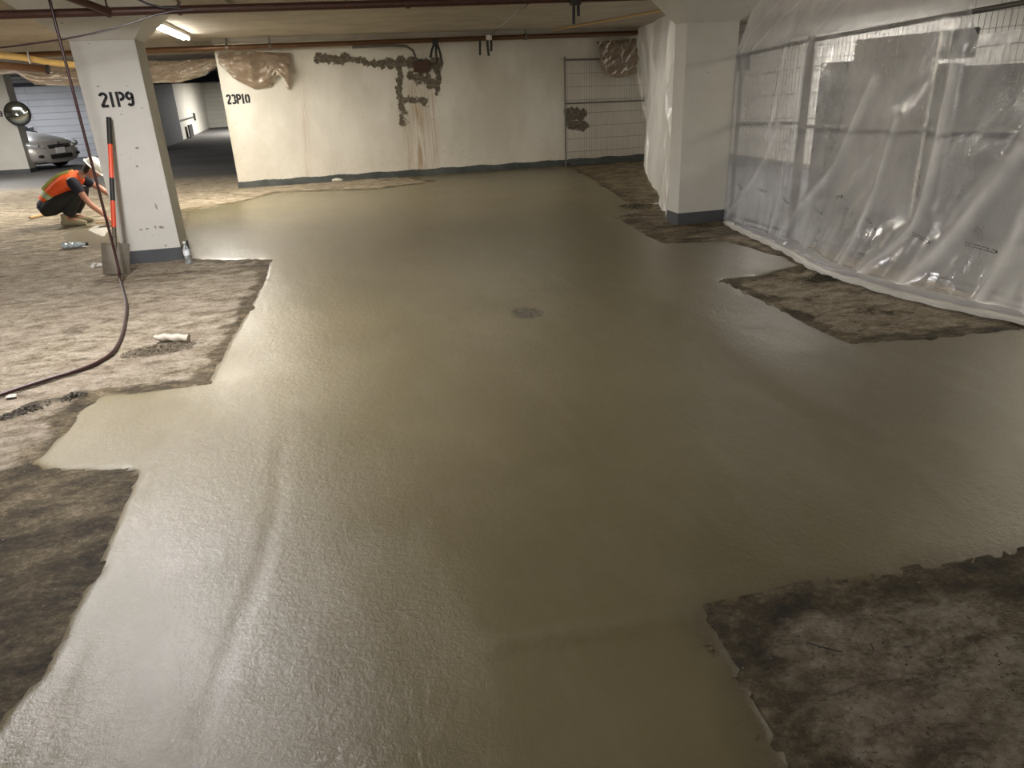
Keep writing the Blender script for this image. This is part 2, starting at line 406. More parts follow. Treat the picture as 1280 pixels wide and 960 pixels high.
# trowel sweeps: overlapping arcs
for k in range(26):
    cx = rng.uniform(-1.4, 3.6); cy = rng.uniform(.8, 9); R_ = rng.uniform(.5, 1.1); a0 = rng.uniform(0, 6.28)
    r_ = np.hypot(X-cx, Y-cy); q = np.arctan2(Y-cy, X-cx); m = np.exp(-((np.mod(q-a0+PI, 2*PI)-PI)/.6)**2)
    top += .0016*m*sstep(-.012, .0, r_-R_)*np.exp(-np.clip(r_-R_, 0, 9)/.06)
lip = .007*np.exp(-((sd-.03)/.03)**2)*(Y < 3.2)*(X < 0)
edge_h = sstep(-.035, .02, sd)
Z = -.06+(.057+top+lip)*edge_h
dsp = np.exp(-((X-G(660,390)[0])/.11)**2-((Y-G(660,390)[1])/.13)**2)
dr = sstep(.22, .42, dsp+.25*vnoise(X*40, Y*40, 77)*dsp)
Z = Z-dr*.007*(1+vnoise(X*50, Y*50, 9))
pd = -polysd(X, Y, patch)
edgeA = np.clip(1-sd/.05, 0, 1)*.4
mudA = sstep(.17, .02, pd+.05*fbm(X*5, Y*5, 3, 2))*(np.clip((crumb[0][1]+.25-Y)/.3, 0, 1))
keep = sd > -.14
slab = grid_obj('wet_concrete_floor', X, Y, Z, M['wet'], {'edge': np.maximum(edgeA, mudA*.8), 'drain': dr}, keep)
structure(slab); slab['label'] = 'freshly poured wet olive grey concrete covering the middle of the floor'

# old floor
xs = np.concatenate([np.arange(-16, -4.5, .25), np.arange(-4.5, -2.2, .05), np.arange(-2.2, 5.5, .03), np.arange(5.5, 11, .2)])
ys = np.concatenate([lines(-1.5, .4, .2, .2), lines(.4, 14.5, .02, .09)[1:], lines(14.6, 52, .1, .6)[1:]])
X, Y = np.meshgrid(xs, ys); sd = slab_sd(X, Y); pdd = polysd(X, Y, patch)
nz = fbm(X*2.3+Y*.6, Y*2.6, 5, 41); fine = fbm(X*9, Y*9, 4, 51)
near = (Y < 16)
Z = -.004+(.010*nz+.006*fine+.003*vnoise(X*28, Y*28, 3))*near
Z = np.minimum(Z, .007)
Z = np.where(sd > .06, -.035, Z)
out = -sd
wet = np.full(X.shape, .16)
wet += .62*sstep(.17, .0, out+.12*fine)
a = G(34,580); b = G(168,588)
wet += .60*((Y < 3.55) & (X < -.3) )*sstep(0, .15, (a[1]+.05-Y))
wet += .32*sstep(.0, .5, pdd*0+ (pdd > 0)*1.0)*(.45+.6*fbm(X*1.2, Y*1.2, 3, 61))
wet += .45*((X > 3.3) & (Y > 6.7) & (Y < 14.8))
wet += .06*((X > 2.9) & (Y < 5.6) & (Y > 3.3))
wet += .30*sstep(8.2, 9.5, Y)*(X < -1.5)*(Y < 13)+.25*((Y > 13.2) & (Y < 14.8) & (X < 2))
pt = np.array(GP([(130,350),(200,345),(300,335)])); wet += .35*np.exp(-(segdist(X, Y, pt[0], pt[2])/.3)**2)
wet = np.clip(wet, 0, 1.1)
mud = np.zeros(X.shape)
for (u, v, r, am) in ((40,508,.09,.9),(75,500,.08,.9),(15,520,.07,.8),(100,492,.06,.7),(200,435,.16,.6),(95,415,.10,.6),(1035,346,.16,.9),(1000,350,.14,.6),(1010,375,.05,.8),(1085,385,.07,.8),(1065,365,.06,.7),(1110,392,.04,.9),(880,288,.12,.5),(800,275,.2,.6),(785,240,.3,.6)):
    gx, gy = G(u, v); d = np.hypot(X-gx, Y-gy)+.08*fbm(X*9, Y*9, 4, int(u))
    mud = np.maximum(mud, am*sstep(r, r*.4, d)); Z += near*.012*sstep(r, r*.3, d)*(1+fine)
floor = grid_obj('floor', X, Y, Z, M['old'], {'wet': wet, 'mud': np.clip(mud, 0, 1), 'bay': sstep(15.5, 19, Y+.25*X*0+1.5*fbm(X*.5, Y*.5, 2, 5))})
structure(floor)

# ------------------------------------------------------------------ back wall
WY = 14.72
xs = np.arange(-1.70, 8.6, .03); zs = np.arange(0, 2.54, .03)
X, Zz = np.meshgrid(xs, zs)
def W_(u, v): p = onY(u, v, WY); return (p[0], p[2])
peel = np.full(X.shape, .5)
def cap(p, q, r):
    global peel
    peel = np.minimum(peel, segdist(X, Zz, W_(*p), W_(*q))-r)
cap((398,74),(432,74),.085); cap((432,73),(470,80),.06); cap((470,80),(500,79),.07); cap((500,78),(548,80),.10)
cap((500,85),(500,112),.07); cap((515,95),(545,104),.10); cap((548,85),(546,112),.06); cap((502,120),(504,155),.06); cap((512,125),(530,127),.07)
cap((712,142),(727,144),.12); cap((712,155),(730,157),.10)
stain = np.zeros(X.shape)
for (p, q, w, am) in (((520,115),(527,215),.13,.8),((508,150),(515,215),.10,.4),((540,120),(545,215),.08,.5),((530,105),(535,215),.2,.35),((376,75),(386,222),.05,.3),((272,100),(300,235),.06,.2)):
    stain = np.maximum(stain, am*np.exp(-(segdist(X, Zz, W_(*p), W_(*q))/w)**2))
low = np.clip(1-Zz/1.2, 0, 1)
w = grid_obj('wall_back', X, WY+0*X, Zz, M['wall'], {'peel': peel, 'stain': stain, 'low': low}); structure(w)
# thickness of the wall end and its back
mb = MB().box((-1.70+.02, WY+.13, 1.27), (.04, .25, 2.54)).box((3.4, WY+.14, 1.27), (10.2, .22, 2.54)); structure(mb.build('wall_back_core', M['plain']))
# baseboard painted strip, ragged top
xs = np.arange(-1.72, 7.2, .04); mb = MB()
rings = []
for x in xs:
    h = .115+.008*math.sin(x*9)+.01*(random.random()-.5)
    rings.append([(x, WY-.001, -.02), (x, WY-.013, -.02), (x, WY-.013, h-.006), (x, WY-.001, h)])
mb.loft(rings); structure(mb.build('baseboard_back', M['base']))

# ceiling
structure(MB().box((-3, 24.5, 2.60), (28, 57, .12)).build('ceiling', M['ceil']))
structure(MB().box((2.6, 14.61, 2.505), (8.6, .25, .08)).build('ceiling_beam', M['ceil']))
tag(fixorigin(MB().box((5.05, 11.7, 2.52), (.035, 5.9, .03), Matrix.Rotation(.19, 3, 'Z'), bev=.004).build('wooden_batten', M['wood'])), 'pale wooden batten under the ceiling holding up the hanging plastic', 'batten')
# soffit beam above the back wall line on the left and shallow drop panels
structure(MB().box((-2.8, 15.4, 2.46), (9, .5, .18)).build('ceiling_beam', M['ceil']))
def drop(n, cx, cy, sx, sy): structure(MB().box((cx, cy, 2.51), (sx, sy, .07)).build('ceiling_panel', M['ceil']))
drop(1, -1.95, 8.5, 2.3, 1.9); drop(2, 4.2, 7.8, 2.2, 1.7)

# ------------------------------------------------------------------ stencil lettering
def arc(cx, cy, rx, ry, a0, a1, n=8): return [(cx+rx*math.cos(math.radians(a0+(a1-a0)*i/n)), cy+ry*math.sin(math.radians(a0+(a1-a0)*i/n))) for i in range(n+1)]
GL = {
 '2': [arc(.25, .72, .2, .2, 165, -25, 9)+[(.08, .1)], [(.05, .08), (.48, .08)]],
 '1': [[(.16, 0), (.16, 1)]],
 '3': [arc(.24, .73, .19, .19, 150, -70, 9), arc(.24, .27, .2, .2, 70, -150, 9)],
 'P': [[(.09, 0), (.09, 1)], [(.22, .92)]+arc(.28, .70, .2, .22, 88, -88, 8)+[(.22, .48)]],
 '9': [arc(.25, .70, .18, .21, 75, 285, 9), arc(.25, .70, .19, .21, 60, -60, 7), [(.44, .66), (.42, .3)]+arc(.25, .28, .17, .2, 0, -150, 6)],
 '0': [arc(.25, .5, .18, .42, 80, 280, 10), arc(.25, .5, .18, .42, 100-180, 80, 10)],
}
GL['0'] = [arc(.22, .5, .17, .42, 100, 260, 10), arc(.28, .5, .17, .42, 80, -80, 10)]
ADV = {'2': .60, '1': .45, '3': .58, 'P': .60, '9': .58, '0': .58}
def stencil(txt, org, ux, uz, nrm, h, wx=1.0, stroke=.15):
    mb = MB(); x0 = 0; ux = Vector(ux); uz = Vector(uz); nrm = Vector(nrm); org = Vector(org)
    for ch in txt:
        for st in GL[ch]:
            for a, b in zip(st[:-1], st[1:]):
                a2 = Vector((a[0]*wx+x0, a[1])); b2 = Vector((b[0]*wx+x0, b[1])); d = (b2-a2).normalized(); pn = Vector((-d.y, d.x))*stroke/2; e = d*.012
                q = [a2-e+pn, b2+e+pn, b2+e-pn, a2-e-pn]
                P = [org+(ux*p.x+uz*p.y)*h for p in q]
                mb.add([p+nrm*.003 for p in P]+[p+nrm*.0 for p in P], [(0, 1, 2, 3), (0, 4, 5, 1), (1, 5, 6, 2), (2, 6, 7, 3), (3, 7, 4, 0)])
        x0 += ADV[ch]*wx
    return mb

# ------------------------------------------------------------------ pillars
def pillar(x0, x1, y0, y1, label, cap_l, cap_r, cap_y, ztop=2.12, zb=.13, capital=True, base=True):
    cx, cy = (x0+x1)/2, (y0+y1)/2
    t = thing('concrete_pillar', label, 'pillar', (cx, cy, 0))
    h = ztop if capital else 2.53
    part(MB().box((cx, cy, h/2-.01), (x1-x0, y1-y0, h+.02), bev=.006), 'shaft', M['pillar'], t)
    if capital:
        def ring(g, z): return [(x0-cap_l*g, y0-cap_y*g, z), (x1+cap_r*g, y0-cap_y*g, z), (x1+cap_r*g, y1+cap_y*g, z), (x0-cap_l*g, y1+cap_y*g, z)]
        part(MB().loft([ring(0, ztop), ring(1, 2.48)]), 'capital', M['pillar'], t)
    if base:
        e = .004
        rings = [[(x0-e, y0-e, z), (x1+e, y0-e, z), (x1+e, y1+e, z), (x0-e, y1+e, z)] for z in (-.02, zb)]
        part(MB().loft(rings), 'base_band', M['pillar_b'], t, label='dark grey painted band at the foot')
    return t
LP = pillar(-2.21, -1.64, 8.157, 8.58, 'white concrete pillar stencilled 21P9 beside the crouching worker', .42, .36, .34)
o = onY(126, 134, 8.155)
mb = stencil('21P9', onY(127, 134.5, 8.155), (1, 0, 0), (0, 0, 1), (0, -1, 0), .135, 1.05, .19)
part(mb, 'stencilled_number', M['black'], LP)
# scuffs on the pillar face
mb = MB()
for (u, v, a, b) in ((171,185,.012,.006),(171,208,.01,.006),(195,258,.006,.02),(184,286,.012,.005),(194,284,.006,.010),(201,284,.018,.008),(176,287,.01,.005),(122,108,.01,.004),(207,307,.006,.006)):
    p = onY(u, v, 8.153); mb.ball((p[0], 8.157, p[2]), (a*1.5, .003, b*1.5), 9, 5, .9, int(u+v))
part(mb, 'scuff_marks', simple('scuff', (.27, .25, .22), .8), LP)
RP = pillar(3.825, 4.435, 7.594, 7.87, 'white concrete pillar standing against the clear plastic sheeting', .30, .34, .30, 2.10)
# far left pillar with mirror
gx = G(38, 216)
FPy = 21.9
xr = onY(38, 214, FPy)[0]
FP = pillar(xr-.78, xr, FPy, FPy+.5, 'distant cream pillar at the left edge beside the silver car', .3, .3, .3, 2.5, .10, False)
mb = stencil('9', onY(0, 146, FPy-.003), (1, 0, 0), (0, 0, 1), (0, -1, 0), .14, 1.0, .2); part(mb, 'stencilled_number', M['black'], FP)
mp = onY(22, 142, FPy-.25)
mt = thing('convex_mirror', 'round convex traffic mirror mounted on the distant left pillar', 'mirror', mp)
Mr = Matrix.Rotation(PI/2, 3, 'X') @ Matrix.Rotation(.1, 3, 'Y')
def mt_lathe(prof): return MB().lathe(prof, mp, 28, Mr)
part(mt_lathe([(.001, .05)]+[(.275*math.sin(a), .06*math.cos(a)) for a in np.linspace(.08, PI/2, 8)]+[(.001, -.002)]), 'mirror_face', M['mirror'], mt, True)
part(mt_lathe([(.272, -.02), (.295, -.02), (.298, .008), (.285, .015), (.272, .008), (.272, -.02)]), 'rim', M['dark'], mt, True)
part(MB().tube([(mp[0], mp[1]+.02, mp[2]), (mp[0]-.12, mp[1]+.15, mp[2]), (mp[0]-.2, FPy, mp[2])], .02), 'bracket', M['dark'], mt)

# ------------------------------------------------------------------ distant rooms on the left
def wallbox(n, c, d, m): return structure(MB().box(c, d).build(n, m))
wallbox('wall_parking_bay', (-10.8, 27.4, 1.25), (9.4, .2, 2.5), M['block'])
wallbox('wall_parking_side', (-6.1, 31.0, 1.25), (.4, 7.2, 2.5), M['greyboard'])  # unlit wall: its shade is put into the dark grey colour
xa = G(222,178); xb = G(262,160)
mb = MB(); mb.loft([[(xa[0], xa[1], 0), (xa[0]-.3, xa[1], 0), (xa[0]-.3, xa[1], 2.5), (xa[0], xa[1], 2.5)], [(xb[0], xb[1]+.3, 0), (xb[0]-.3, xb[1]+.3, 0), (xb[0]-.3, xb[1]+.3, 2.5), (xb[0], xb[1]+.3, 2.5)]])
structure(mb.build('wall_corridor_left', M['plain']))
wallbox('wall_corridor_end', (-3, xb[1]+.4, 1.25), (11, .2, 2.5), mat_block('cream_block', (.72, .71, .64), (.50, .49, .43), 8, .25))
wallbox('wall_left', (-15.5, 14, 1.25), (.3, 32, 2.5), M['plain'])
# dark header across the corridor with pipes
wallbox('ceiling_header', (-4.2, 30.5, 2.36), (4.6, .4, .36), M['dboard'])
wallbox('trim_1', (-10.6, 27.2, 2.25), (9.0, .2, .10), M['dboard'])
dm = thing('door_closer_rail', 'thin dark handrail fixed on the corridor wall', 'rail', (xa[0], 36, 1))
pa = []
def onwall(u, v):
    # the corridor side wall: line xa->xb
    d = R3 @ _ray(u, v); nx, ny = -(xb[1]-xa[1]), (xb[0]-xa[0]); t = (nx*xa[0]+ny*xa[1])/(nx*d[0]+ny*d[1]); return Vector((t*d[0], t*d[1], CAMZ+t*d[2]))
p1 = onwall(219, 152); p2 = onwall(241, 146); off = Vector((.08, 0, 0))
part(MB().tube([p1+off, p2+off], .03), 'rail', M['dark'], dm); part(MB().tube([p2+off+Vector((0, 0, .18)), p2+off-Vector((0, 0, .18))], .05), 'post', M['dark'], dm)
mb = MB(); p1 = onwall(231, 157); p2 = onwall(236, 170); mb.box((p1[0]+.16, (p1[1]+p2[1])/2, (p1[2]+p2[2])/2), (.06, 1.0, abs(p1[2]-p2[2])*1.1), bev=.01)
tag(fixorigin(mb.build('utility_box', M['vent'])), 'small dark recessed box low on the corridor wall', 'box')

# ------------------------------------------------------------------ room behind the plastic
structure(MB().box((8.75, 7.3, 1.27), (.3, 16, 2.54)).build('wall_right', M['blockr']))
# darker bay floor behind the sheets
xs = np.arange(4.50, 8.7, .25); ys = np.arange(-.5, 14.6, .3); X, Y = np.meshgrid(xs, ys)
structure(grid_obj('floor_behind_sheet', X, Y, .004+0*X, M['dfloor'], {}, (Y < 7.7) | (X > 4.9+(Y-8)*.36)))
def board(name, u0, u1, vt, vb, xp, mat, label, cat='board', th=.05):
    a = onX(u0, (vt+vb)/2, xp); b = onX(u1, (vt+vb)/2, xp); zt = onX((u0+u1)/2, vt, xp)[2]
    mb = MB().box((xp, (a[1]+b[1])/2, zt/2+.004), (th, abs(a[1]-b[1]), zt), bev=.008)
    o = fixorigin(mb.build(name, mat)); return tag(o, label, cat)
# (xp chosen as real stand-off distances from the film)
board('insulation_board', 1062, 1163, 46, 200, 6.2, simple('light_grey_board', (.34, .33, .33), .8), 'tall light grey board standing behind the plastic sheeting')
board('insulation_board', 1022, 1066, 78, 200, 6.6, M['greyboard'], 'short dark grey board behind the plastic, left of the tall pale board')
board('insulation_board', 1160, 1192, 80, 200, 6.4, M['dboard'], 'narrow blackish board behind the plastic right of the pale board')
board('insulation_board', 1196, 1330, 80, 200, 6.3, M['greyboard'], 'wide dark grey board behind the plastic at the right edge')
for (u0, u1, v0, v1, lab) in ((1164,1219,37,72,'dark rectangular vent opening high behind the right fence panel'), (920,936,68,88,'small dark vent opening high beside the right pillar')):
    a = onX(u0, (v0+v1)/2, 8.58); b = onX(u1, (v0+v1)/2, 8.58); zt = onX((u0+u1)/2, v0, 8.58)[2]; zb = onX((u0+u1)/2, v1, 8.58)[2]
    zt = min(zt, 2.5)
    t = thing('wall_vent', lab, 'vent', (8.58, (a[1]+b[1])/2, zb))
    w_ = abs(a[1]-b[1]); part(MB().box((8.585, (a[1]+b[1])/2, (zt+zb)/2), (.02, w_, zt-zb)), 'opening', M['vent'], t)
    part(MB().box((8.57, (a[1]+b[1])/2, (zt+zb)/2), (.05, .03, zt-zb)), 'mullion', M['galvd'], t)

# ------------------------------------------------------------------ temporary fence panels
def fence(a, b, z0a, z0b, za, zb, label, mid=.56, post_top=.05, start=True, end=True, wires=.05, mat=None, r=.02):
    # a,b: ground points; frame from z0 to z
    mat = mat or M['galvd']
    a = Vector((*a, 0)); b = Vector((*b, 0)); L = (b-a).length; d = (b-a)/L
    t = thing('fence_panel', label, 'fence', ((a+b)/2), 'temporary wire fence panels')
    def P(s, q): # s along 0..1, q height 0..1
        lo = z0a+(z0b-z0a)*s; hi = za+(zb-za)*s; p = a+(b-a)*s; return Vector((p.x, p.y, lo+(hi-lo)*q))
    for s in (0, 1): part(MB().tube([P(s, -.03), P(s, 1.0+post_top)], r, 10), 'post', mat, t, True)
    part(MB().tube([P(0, 1), P(1, 1)], r*.9, 10), 'top_rail', mat, t, True)
    part(MB().tube([P(0, mid), P(1, mid)], r*.8, 10), 'middle_rail', mat, t, True)
    part(MB().tube([P(0, .02), P(1, .02)], r*.9, 10), 'bottom_rail', mat, t, True)
    mb = MB(); n = int(L/wires)
    for i in range(1, n): mb.tube([P(i/n, .02), P(i/n, 1)], .0022, 4, False)
    for k in range(1, 8): mb.tube([P(0, k/8), P(1, k/8)], .003, 4, False)
    part(mb, 'wire_mesh', mat, t)
    return t
FX = 4.47
pA = onX(1015, 50, FX); pM = onX(918, 71, FX); pR = onX(1280, 3, FX); 
yA = pA[1]
sl = (pR[2]-pA[2])/(pR[1]-pA[1]); yN = yA-3.0
fence((FX, yA-.03), (FX, yN), .03, .03, pA[2], pA[2]+sl*(yN-yA), 'wire fence panel behind the clear plastic, nearest the camera', .585, .02)
sl2 = (pM[2]-pA[2])/(pM[1]-pA[1])
fence((FX+.01, 7.56), (FX+.01, yA+.05), .03, .03, pM[2]+sl2*(7.56-pM[1]), pA[2], 'wire fence panel behind the plastic, meeting the right pillar', .60, .02)
fence((4.76, 14.6), (7.1, 14.6), .02, .02, 2.0, 1.97, 'wire fence panel standing against the back wall with no plastic', .595, .03, r=.018)
mb = MB(); mb.box((6.0, 14.56, .045), (2.3, .05, .09), bev=.006)
tag(fixorigin(mb.build('floor_strip', M['base'])), 'dark strip lying along the foot of the back fence panel', 'strip')

# ------------------------------------------------------------------ plastic sheeting (right)
base_px = [(904,273),(925,288),(945,298),(985,315),(1010,333),(1050,348),(1100,363),(1150,376),(1200,388),(1280,403)]
bp = np.array([G(u, v) for u, v in base_px])
bp = np.vstack([[4.44, 7.75], bp[1:], [4.35, 2.9], [4.4, 2.0]])
order = np.argsort(bp[:, 1]); by = bp[order, 1]; bx = bp[order, 0]
ny, nz = 300, 150
yy = np.linspace(7.60, 2.2, ny); q = np.linspace(0, 1, nz)
Yg, Q = np.meshgrid(yy, q)
xb_ = np.interp(Yg, by, bx)
# profile by q: 0..0.08 skirt on floor, .08..0.8 rising, .8..1 above the fence
# ground skirt width
skirt = .22*sstep(7.6, 6.8, Yg)+.03
foot = xb_+skirt
fx = FX-.05
foot = np.minimum(foot, fx-.01)
X = np.empty_like(Yg); Zh = np.empty_like(Yg)
ztop_f = np.interp(Yg, [yN, yA, 7.56], [pA[2]+sl*(yN-yA), pA[2], pM[2]])
top_end = 2.50-(2.50-ztop_f+.17)*sstep(onX(1200,20,FX)[1]+.08, onX(1225,20,FX)[1]-.08, Yg)
s0, s1, s2 = .12, .80, .80
m = Q < s0
X[m] = (xb_+(foot-xb_)*(Q/s0))[m]; Zh[m] = .012
m = (Q >= s0)
t_ = (Q-s0)/(1-s0); tot = top_end; z_ = tot*t_
Zh[m] = (.012+z_)[m]
rise = (foot+(fx-foot)*sstep(0, 1.0, z_)) ; rise = foot+(fx-foot)*(1-np.exp(-z_/.32))
above = np.clip(z_-ztop_f, 0, 1); rise = rise+above*.35
X[m] = rise[m]
# folds
folds = [((1090,100),(1045,210),(1000,262),(962,318),.045,.030), ((1122,150),(1104,215),(1086,275),(1078,330),.028,.022), ((1196,60),(1180,160),(1152,280),(1110,335),.05,.028),
 ((1290,165),(1240,235),(1195,300),(1150,360),.055,.035), ((1300,230),(1275,290),(1248,350),(1235,385),.04,.028), ((975,150),(955,200),(925,250),(908,268),.03,.022),
 ((983,50),(975,100),(965,150),(958,170),.03,.02), ((1040,0),(1015,60),(1005,120),(985,230),.025,.018),((1212,10),(1200,60),(1190,110),(1180,160),.02,.02),((940,60),(960,30),(985,0),(1000,-10),.02,.015),((925,68),(930,45),(950,10),(960,0),.015,.012),((985,190),(978,230),(965,280),(960,300),.02,.016), ((1320,300),(1300,350),(1290,380),(1285,395),.04,.03)]
disp = np.zeros_like(Yg); thick = np.zeros_like(Yg)
wob = .02*fbm(Yg*2, Zh*2, 3, 5)
for f in folds:
    pts = [onX(u, v, fx-.02)[1:] for u, v in f[:4]]; amp, wd = f[4], f[5]
    d = np.full(Yg.shape, 9.)
    for a, b in zip(pts[:-1], pts[1:]): d = np.minimum(d, segdist(Yg+wob, Zh, a, b))
    disp += amp*np.exp(-d/wd/1.9); thick = np.maximum(thick, .9*np.exp(-(d/wd/1.7)**2)*(.7+.5*fbm(Yg*6, Zh*3, 3, 81)))
disp += .065*np.exp(-((Yg-yA-.02)/.26)**2)*sstep(.2, .9, Zh)
# bottom gathers
g = sstep(.75, .0, Zh)*m
disp += g*.045*np.abs(fbm(Yg*4.5+Zh*.8, Zh*.8, 3, 9))**1.0
thick = np.maximum(thick, g*.55*sstep(.0, .5, fbm(Yg*5+Zh*1.2, Zh*1.3, 3, 15)))
thick = np.maximum(thick, (Q < s0)*1.0)
disp += .03*fbm(Yg*1.3+Zh*.6, Zh*.6, 3, 19)+.008*fbm(Yg*8+Zh*3, Zh*4, 3, 23)
above_m = sstep(0, .12, Zh-ztop_f); disp += above_m*.05*fbm(Yg*3.2-Zh*2, Zh, 3, 29); thick = np.maximum(thick, above_m*.35)
X = X-disp*np.where(Q < s0, .0, 1)*sstep(7.62, 7.4, Yg)
X += 0.0
Zh = np.where(Q < s0, .012+.020*np.abs(fbm(Yg*6, Q*30, 3, 33))+.006, Zh)
X += np.where(Q < s0, .03*fbm(Yg*2.5, Yg*0, 3, 35), 0)*sstep(7.5, 7.0, Yg)
crk = np.zeros_like(Yg)
for (u, v, r, am) in ((985,110,.20,1),(978,150,.16,1),(1000,165,.14,1),(1045,125,.16,.9),(1100,65,.3,.6),(1130,60,.22,.7),(1235,110,.2,.5),(1195,205,.12,.7),(1100,100,.2,.6),(1190,240,.08,.5)):
    p = onX(u, v, fx); crk = np.maximum(crk, am*np.exp(-((Yg-p[1])**2+(Zh-p[2])**2)/r**2))
sheet = grid_obj('plastic_sheet', X, Yg, Zh, M['sheet'], {'thick': thick, 'crinkle': crk})
sh = thing('plastic_sheeting', 'clear plastic sheeting draped over the fence on the right', 'plastic sheet', (FX, 5, 0))
sheet.parent = sh; sheet.matrix_parent_inverse = Matrix.Translation(-sh.location); sheet.name = 'film'
# hem turned over on the floor
hp = []
for yv in np.linspace(7.45, 2.3, 90):
    hp.append((float(np.interp(yv, by, bx))-.01+.02*float(fbm(np.array(yv*3.), np.array(1.), 2, 4)), yv, .014))
part(MB().tube(hp, [.016+.010*abs(math.sin(i*.7)) for i in range(len(hp))], 6, True, 2.0), 'rolled_hem', simple('white_film_edge', (.66, .64, .58), .5), sh, True)
# printed warning lines on the film
def film_x(y, z):
    i = int(np.argmin(np.abs(yy-y))); col = Zh[:, i]; j = int(np.argmin(np.abs(col-z)+100*(q < s0))); return float(X[j, i])
for (u, v, ln, sl_) in ((924,232,.10,-.5),(952,237,.14,-.1),(980,249,.10,-.5),(1022,262,.09,-.4),(1048,245,.07,.2),(1087,278,.12,-.6),(1150,296,.16,-.25),(1226,308,.24,-.06)):
    p = onX(u, v, fx-.08); p = onX(u, v, film_x(p[1], p[2])-.01)
    mb = MB(); rd = random.Random(u)
    for row in (0, 1):
        s = -ln/2
        while s < ln/2:
            w_ = rd.uniform(.005, .014); y_ = p[1]-s; z_ = p[2]+s*sl_-row*.018
            x_ = film_x(y_, z_)-.006
            mb.box((x_, y_-w_/2, z_), (.001, w_, .007)); s += w_+rd.uniform(.005, .012)
    y_ = p[1]-ln/2-.012; z_ = p[2]+ln/2*sl_-.012; x_ = film_x(y_, z_)-.007
    mb.add([(x_, y_+.012, z_), (x_, y_-.012, z_), (x_, y_, z_+.022)], [(0, 1, 2)])
    part(mb, 'printed_warning', M['black'], sh)

# sheet between the right pillar and the back wall
ny, nz = 150, 90
tt = np.linspace(0, 1, ny); q = np.linspace(0, 1, nz); T, Q = np.meshgrid(tt, q)
bot = np.array([G(838,276), G(831,262), G(822,240), G(809,215), G(805,200), (6.72, 14.66)]); ts = np.linspace(0, 1, 6)
topc = np.array([(4.05, 8.05), (4.45, 8.9), (4.9, 10.0), (5.5, 11.6), (5.98, 13.2), (6.3, 14.66)])
bX = np.interp(T, ts, bot[:, 0]); bY = np.interp(T, ts, np.maximum(bot[:, 1], 8.0)); tX = np.interp(T, ts, topc[:, 0]); tY = np.interp(T, ts, topc[:, 1])
bel = (1-Q)**1.0
X2 = tX+(bX-tX)*bel; Y2 = tY+(bY-tY)*bel; Z2 = Q*2.5+.01
fold = .14*fbm(T*9+Q*1.5, Q*.8, 3, 44)+.16*np.abs(fbm(T*9-Q*2.8, Q*1.2, 3, 46)); fold *= np.clip(T*12, 0, 1)
X2 = X2-fold*(.4+.6*np.sin(Q*PI)); 
th2 = np.clip(sstep(-.05, .35, fbm(T*14-Q*2.5, Q, 3, 46)), 0, 1)*.8
s2_ = grid_obj('plastic_sheet', X2, Y2, Z2, M['sheet2'], {'thick': th2, 'crinkle': th2*.15})
tag(s2_, 'milky plastic sheet hanging between the right pillar and the back wall', 'plastic sheet')
# bunched film hanging in the corner over the back fence panel
def hang(name, pts_top, pts_bot, Yp, mat, label, depth=.15, seed=0, ny=60, nz=26):
    tt = np.linspace(0, 1, ny); q = np.linspace(0, 1, nz); T, Q = np.meshgrid(tt, q)
    A = np.array([onY(u, v, Yp) for u, v in pts_top]); B = np.array([onY(u, v, Yp) for u, v in pts_bot])
    sa = np.linspace(0, 1, len(A)); sb = np.linspace(0, 1, len(B))
    g = lambda P, s, k: np.interp(T, s, P[:, k])
    Xh = g(A, sa, 0)*(1-Q)+g(B, sb, 0)*Q; Zq = g(A, sa, 2)*(1-Q)+g(B, sb, 2)*Q
    Yq = Yp-depth*np.sin(Q*PI)*(.6+.4*fbm(T*5, Q*3, 3, seed))-.05*fbm(T*10+Q*5, Q*7, 3, seed+3)
    th = np.clip(.45+.9*fbm(T*6+Q*3, Q*6, 3, seed+3), 0, 1)
    o = grid_obj(name, Xh, Yq, Zq, mat, {'thick': th, 'crinkle': .25+0*T})
    return tag(o, label, 'plastic sheet')
hang('bunched_plastic', [(745,52),(795,48)], [(750,78),(757,96),(775,97),(796,92)], 14.5, M['tarp'], 'bunched dusty plastic hanging over the top of the back fence panel', .1, 3)
hang('bunched_plastic', [(272,66),(310,64),(362,66)], [(274,80),(292,98),(318,111),(340,108),(346,94),(361,113)], 14.66, M['tarp'], 'crumpled brown plastic hanging on the wall above the 23P10 stencil', .16, 8)
hang('bunched_plastic', [(185,76),(225,76),(272,72)], [(186,104),(225,103),(258,94),(273,82)], 14.9, M['tarp'], 'brown plastic swag hanging above the corridor opening', .15, 12)
hang('bunched_plastic', [(0,86),(55,84),(112,82)], [(0,93),(20,91),(45,106),(112,108)], 15.0, M['tarp'], 'brown plastic swag under the ceiling left of the 21P9 pillar', .15, 17)

# 23P10 on the wall end
tag(stencil('23P10', onY(284.5, 130.5, WY-.003), (1, 0, 0), (0, 0, 1), (0, -1, 0), .165, .88, .20).build('stencilled_number', M['black']), 'black stencilled number 23P10 painted on the back wall', 'number')

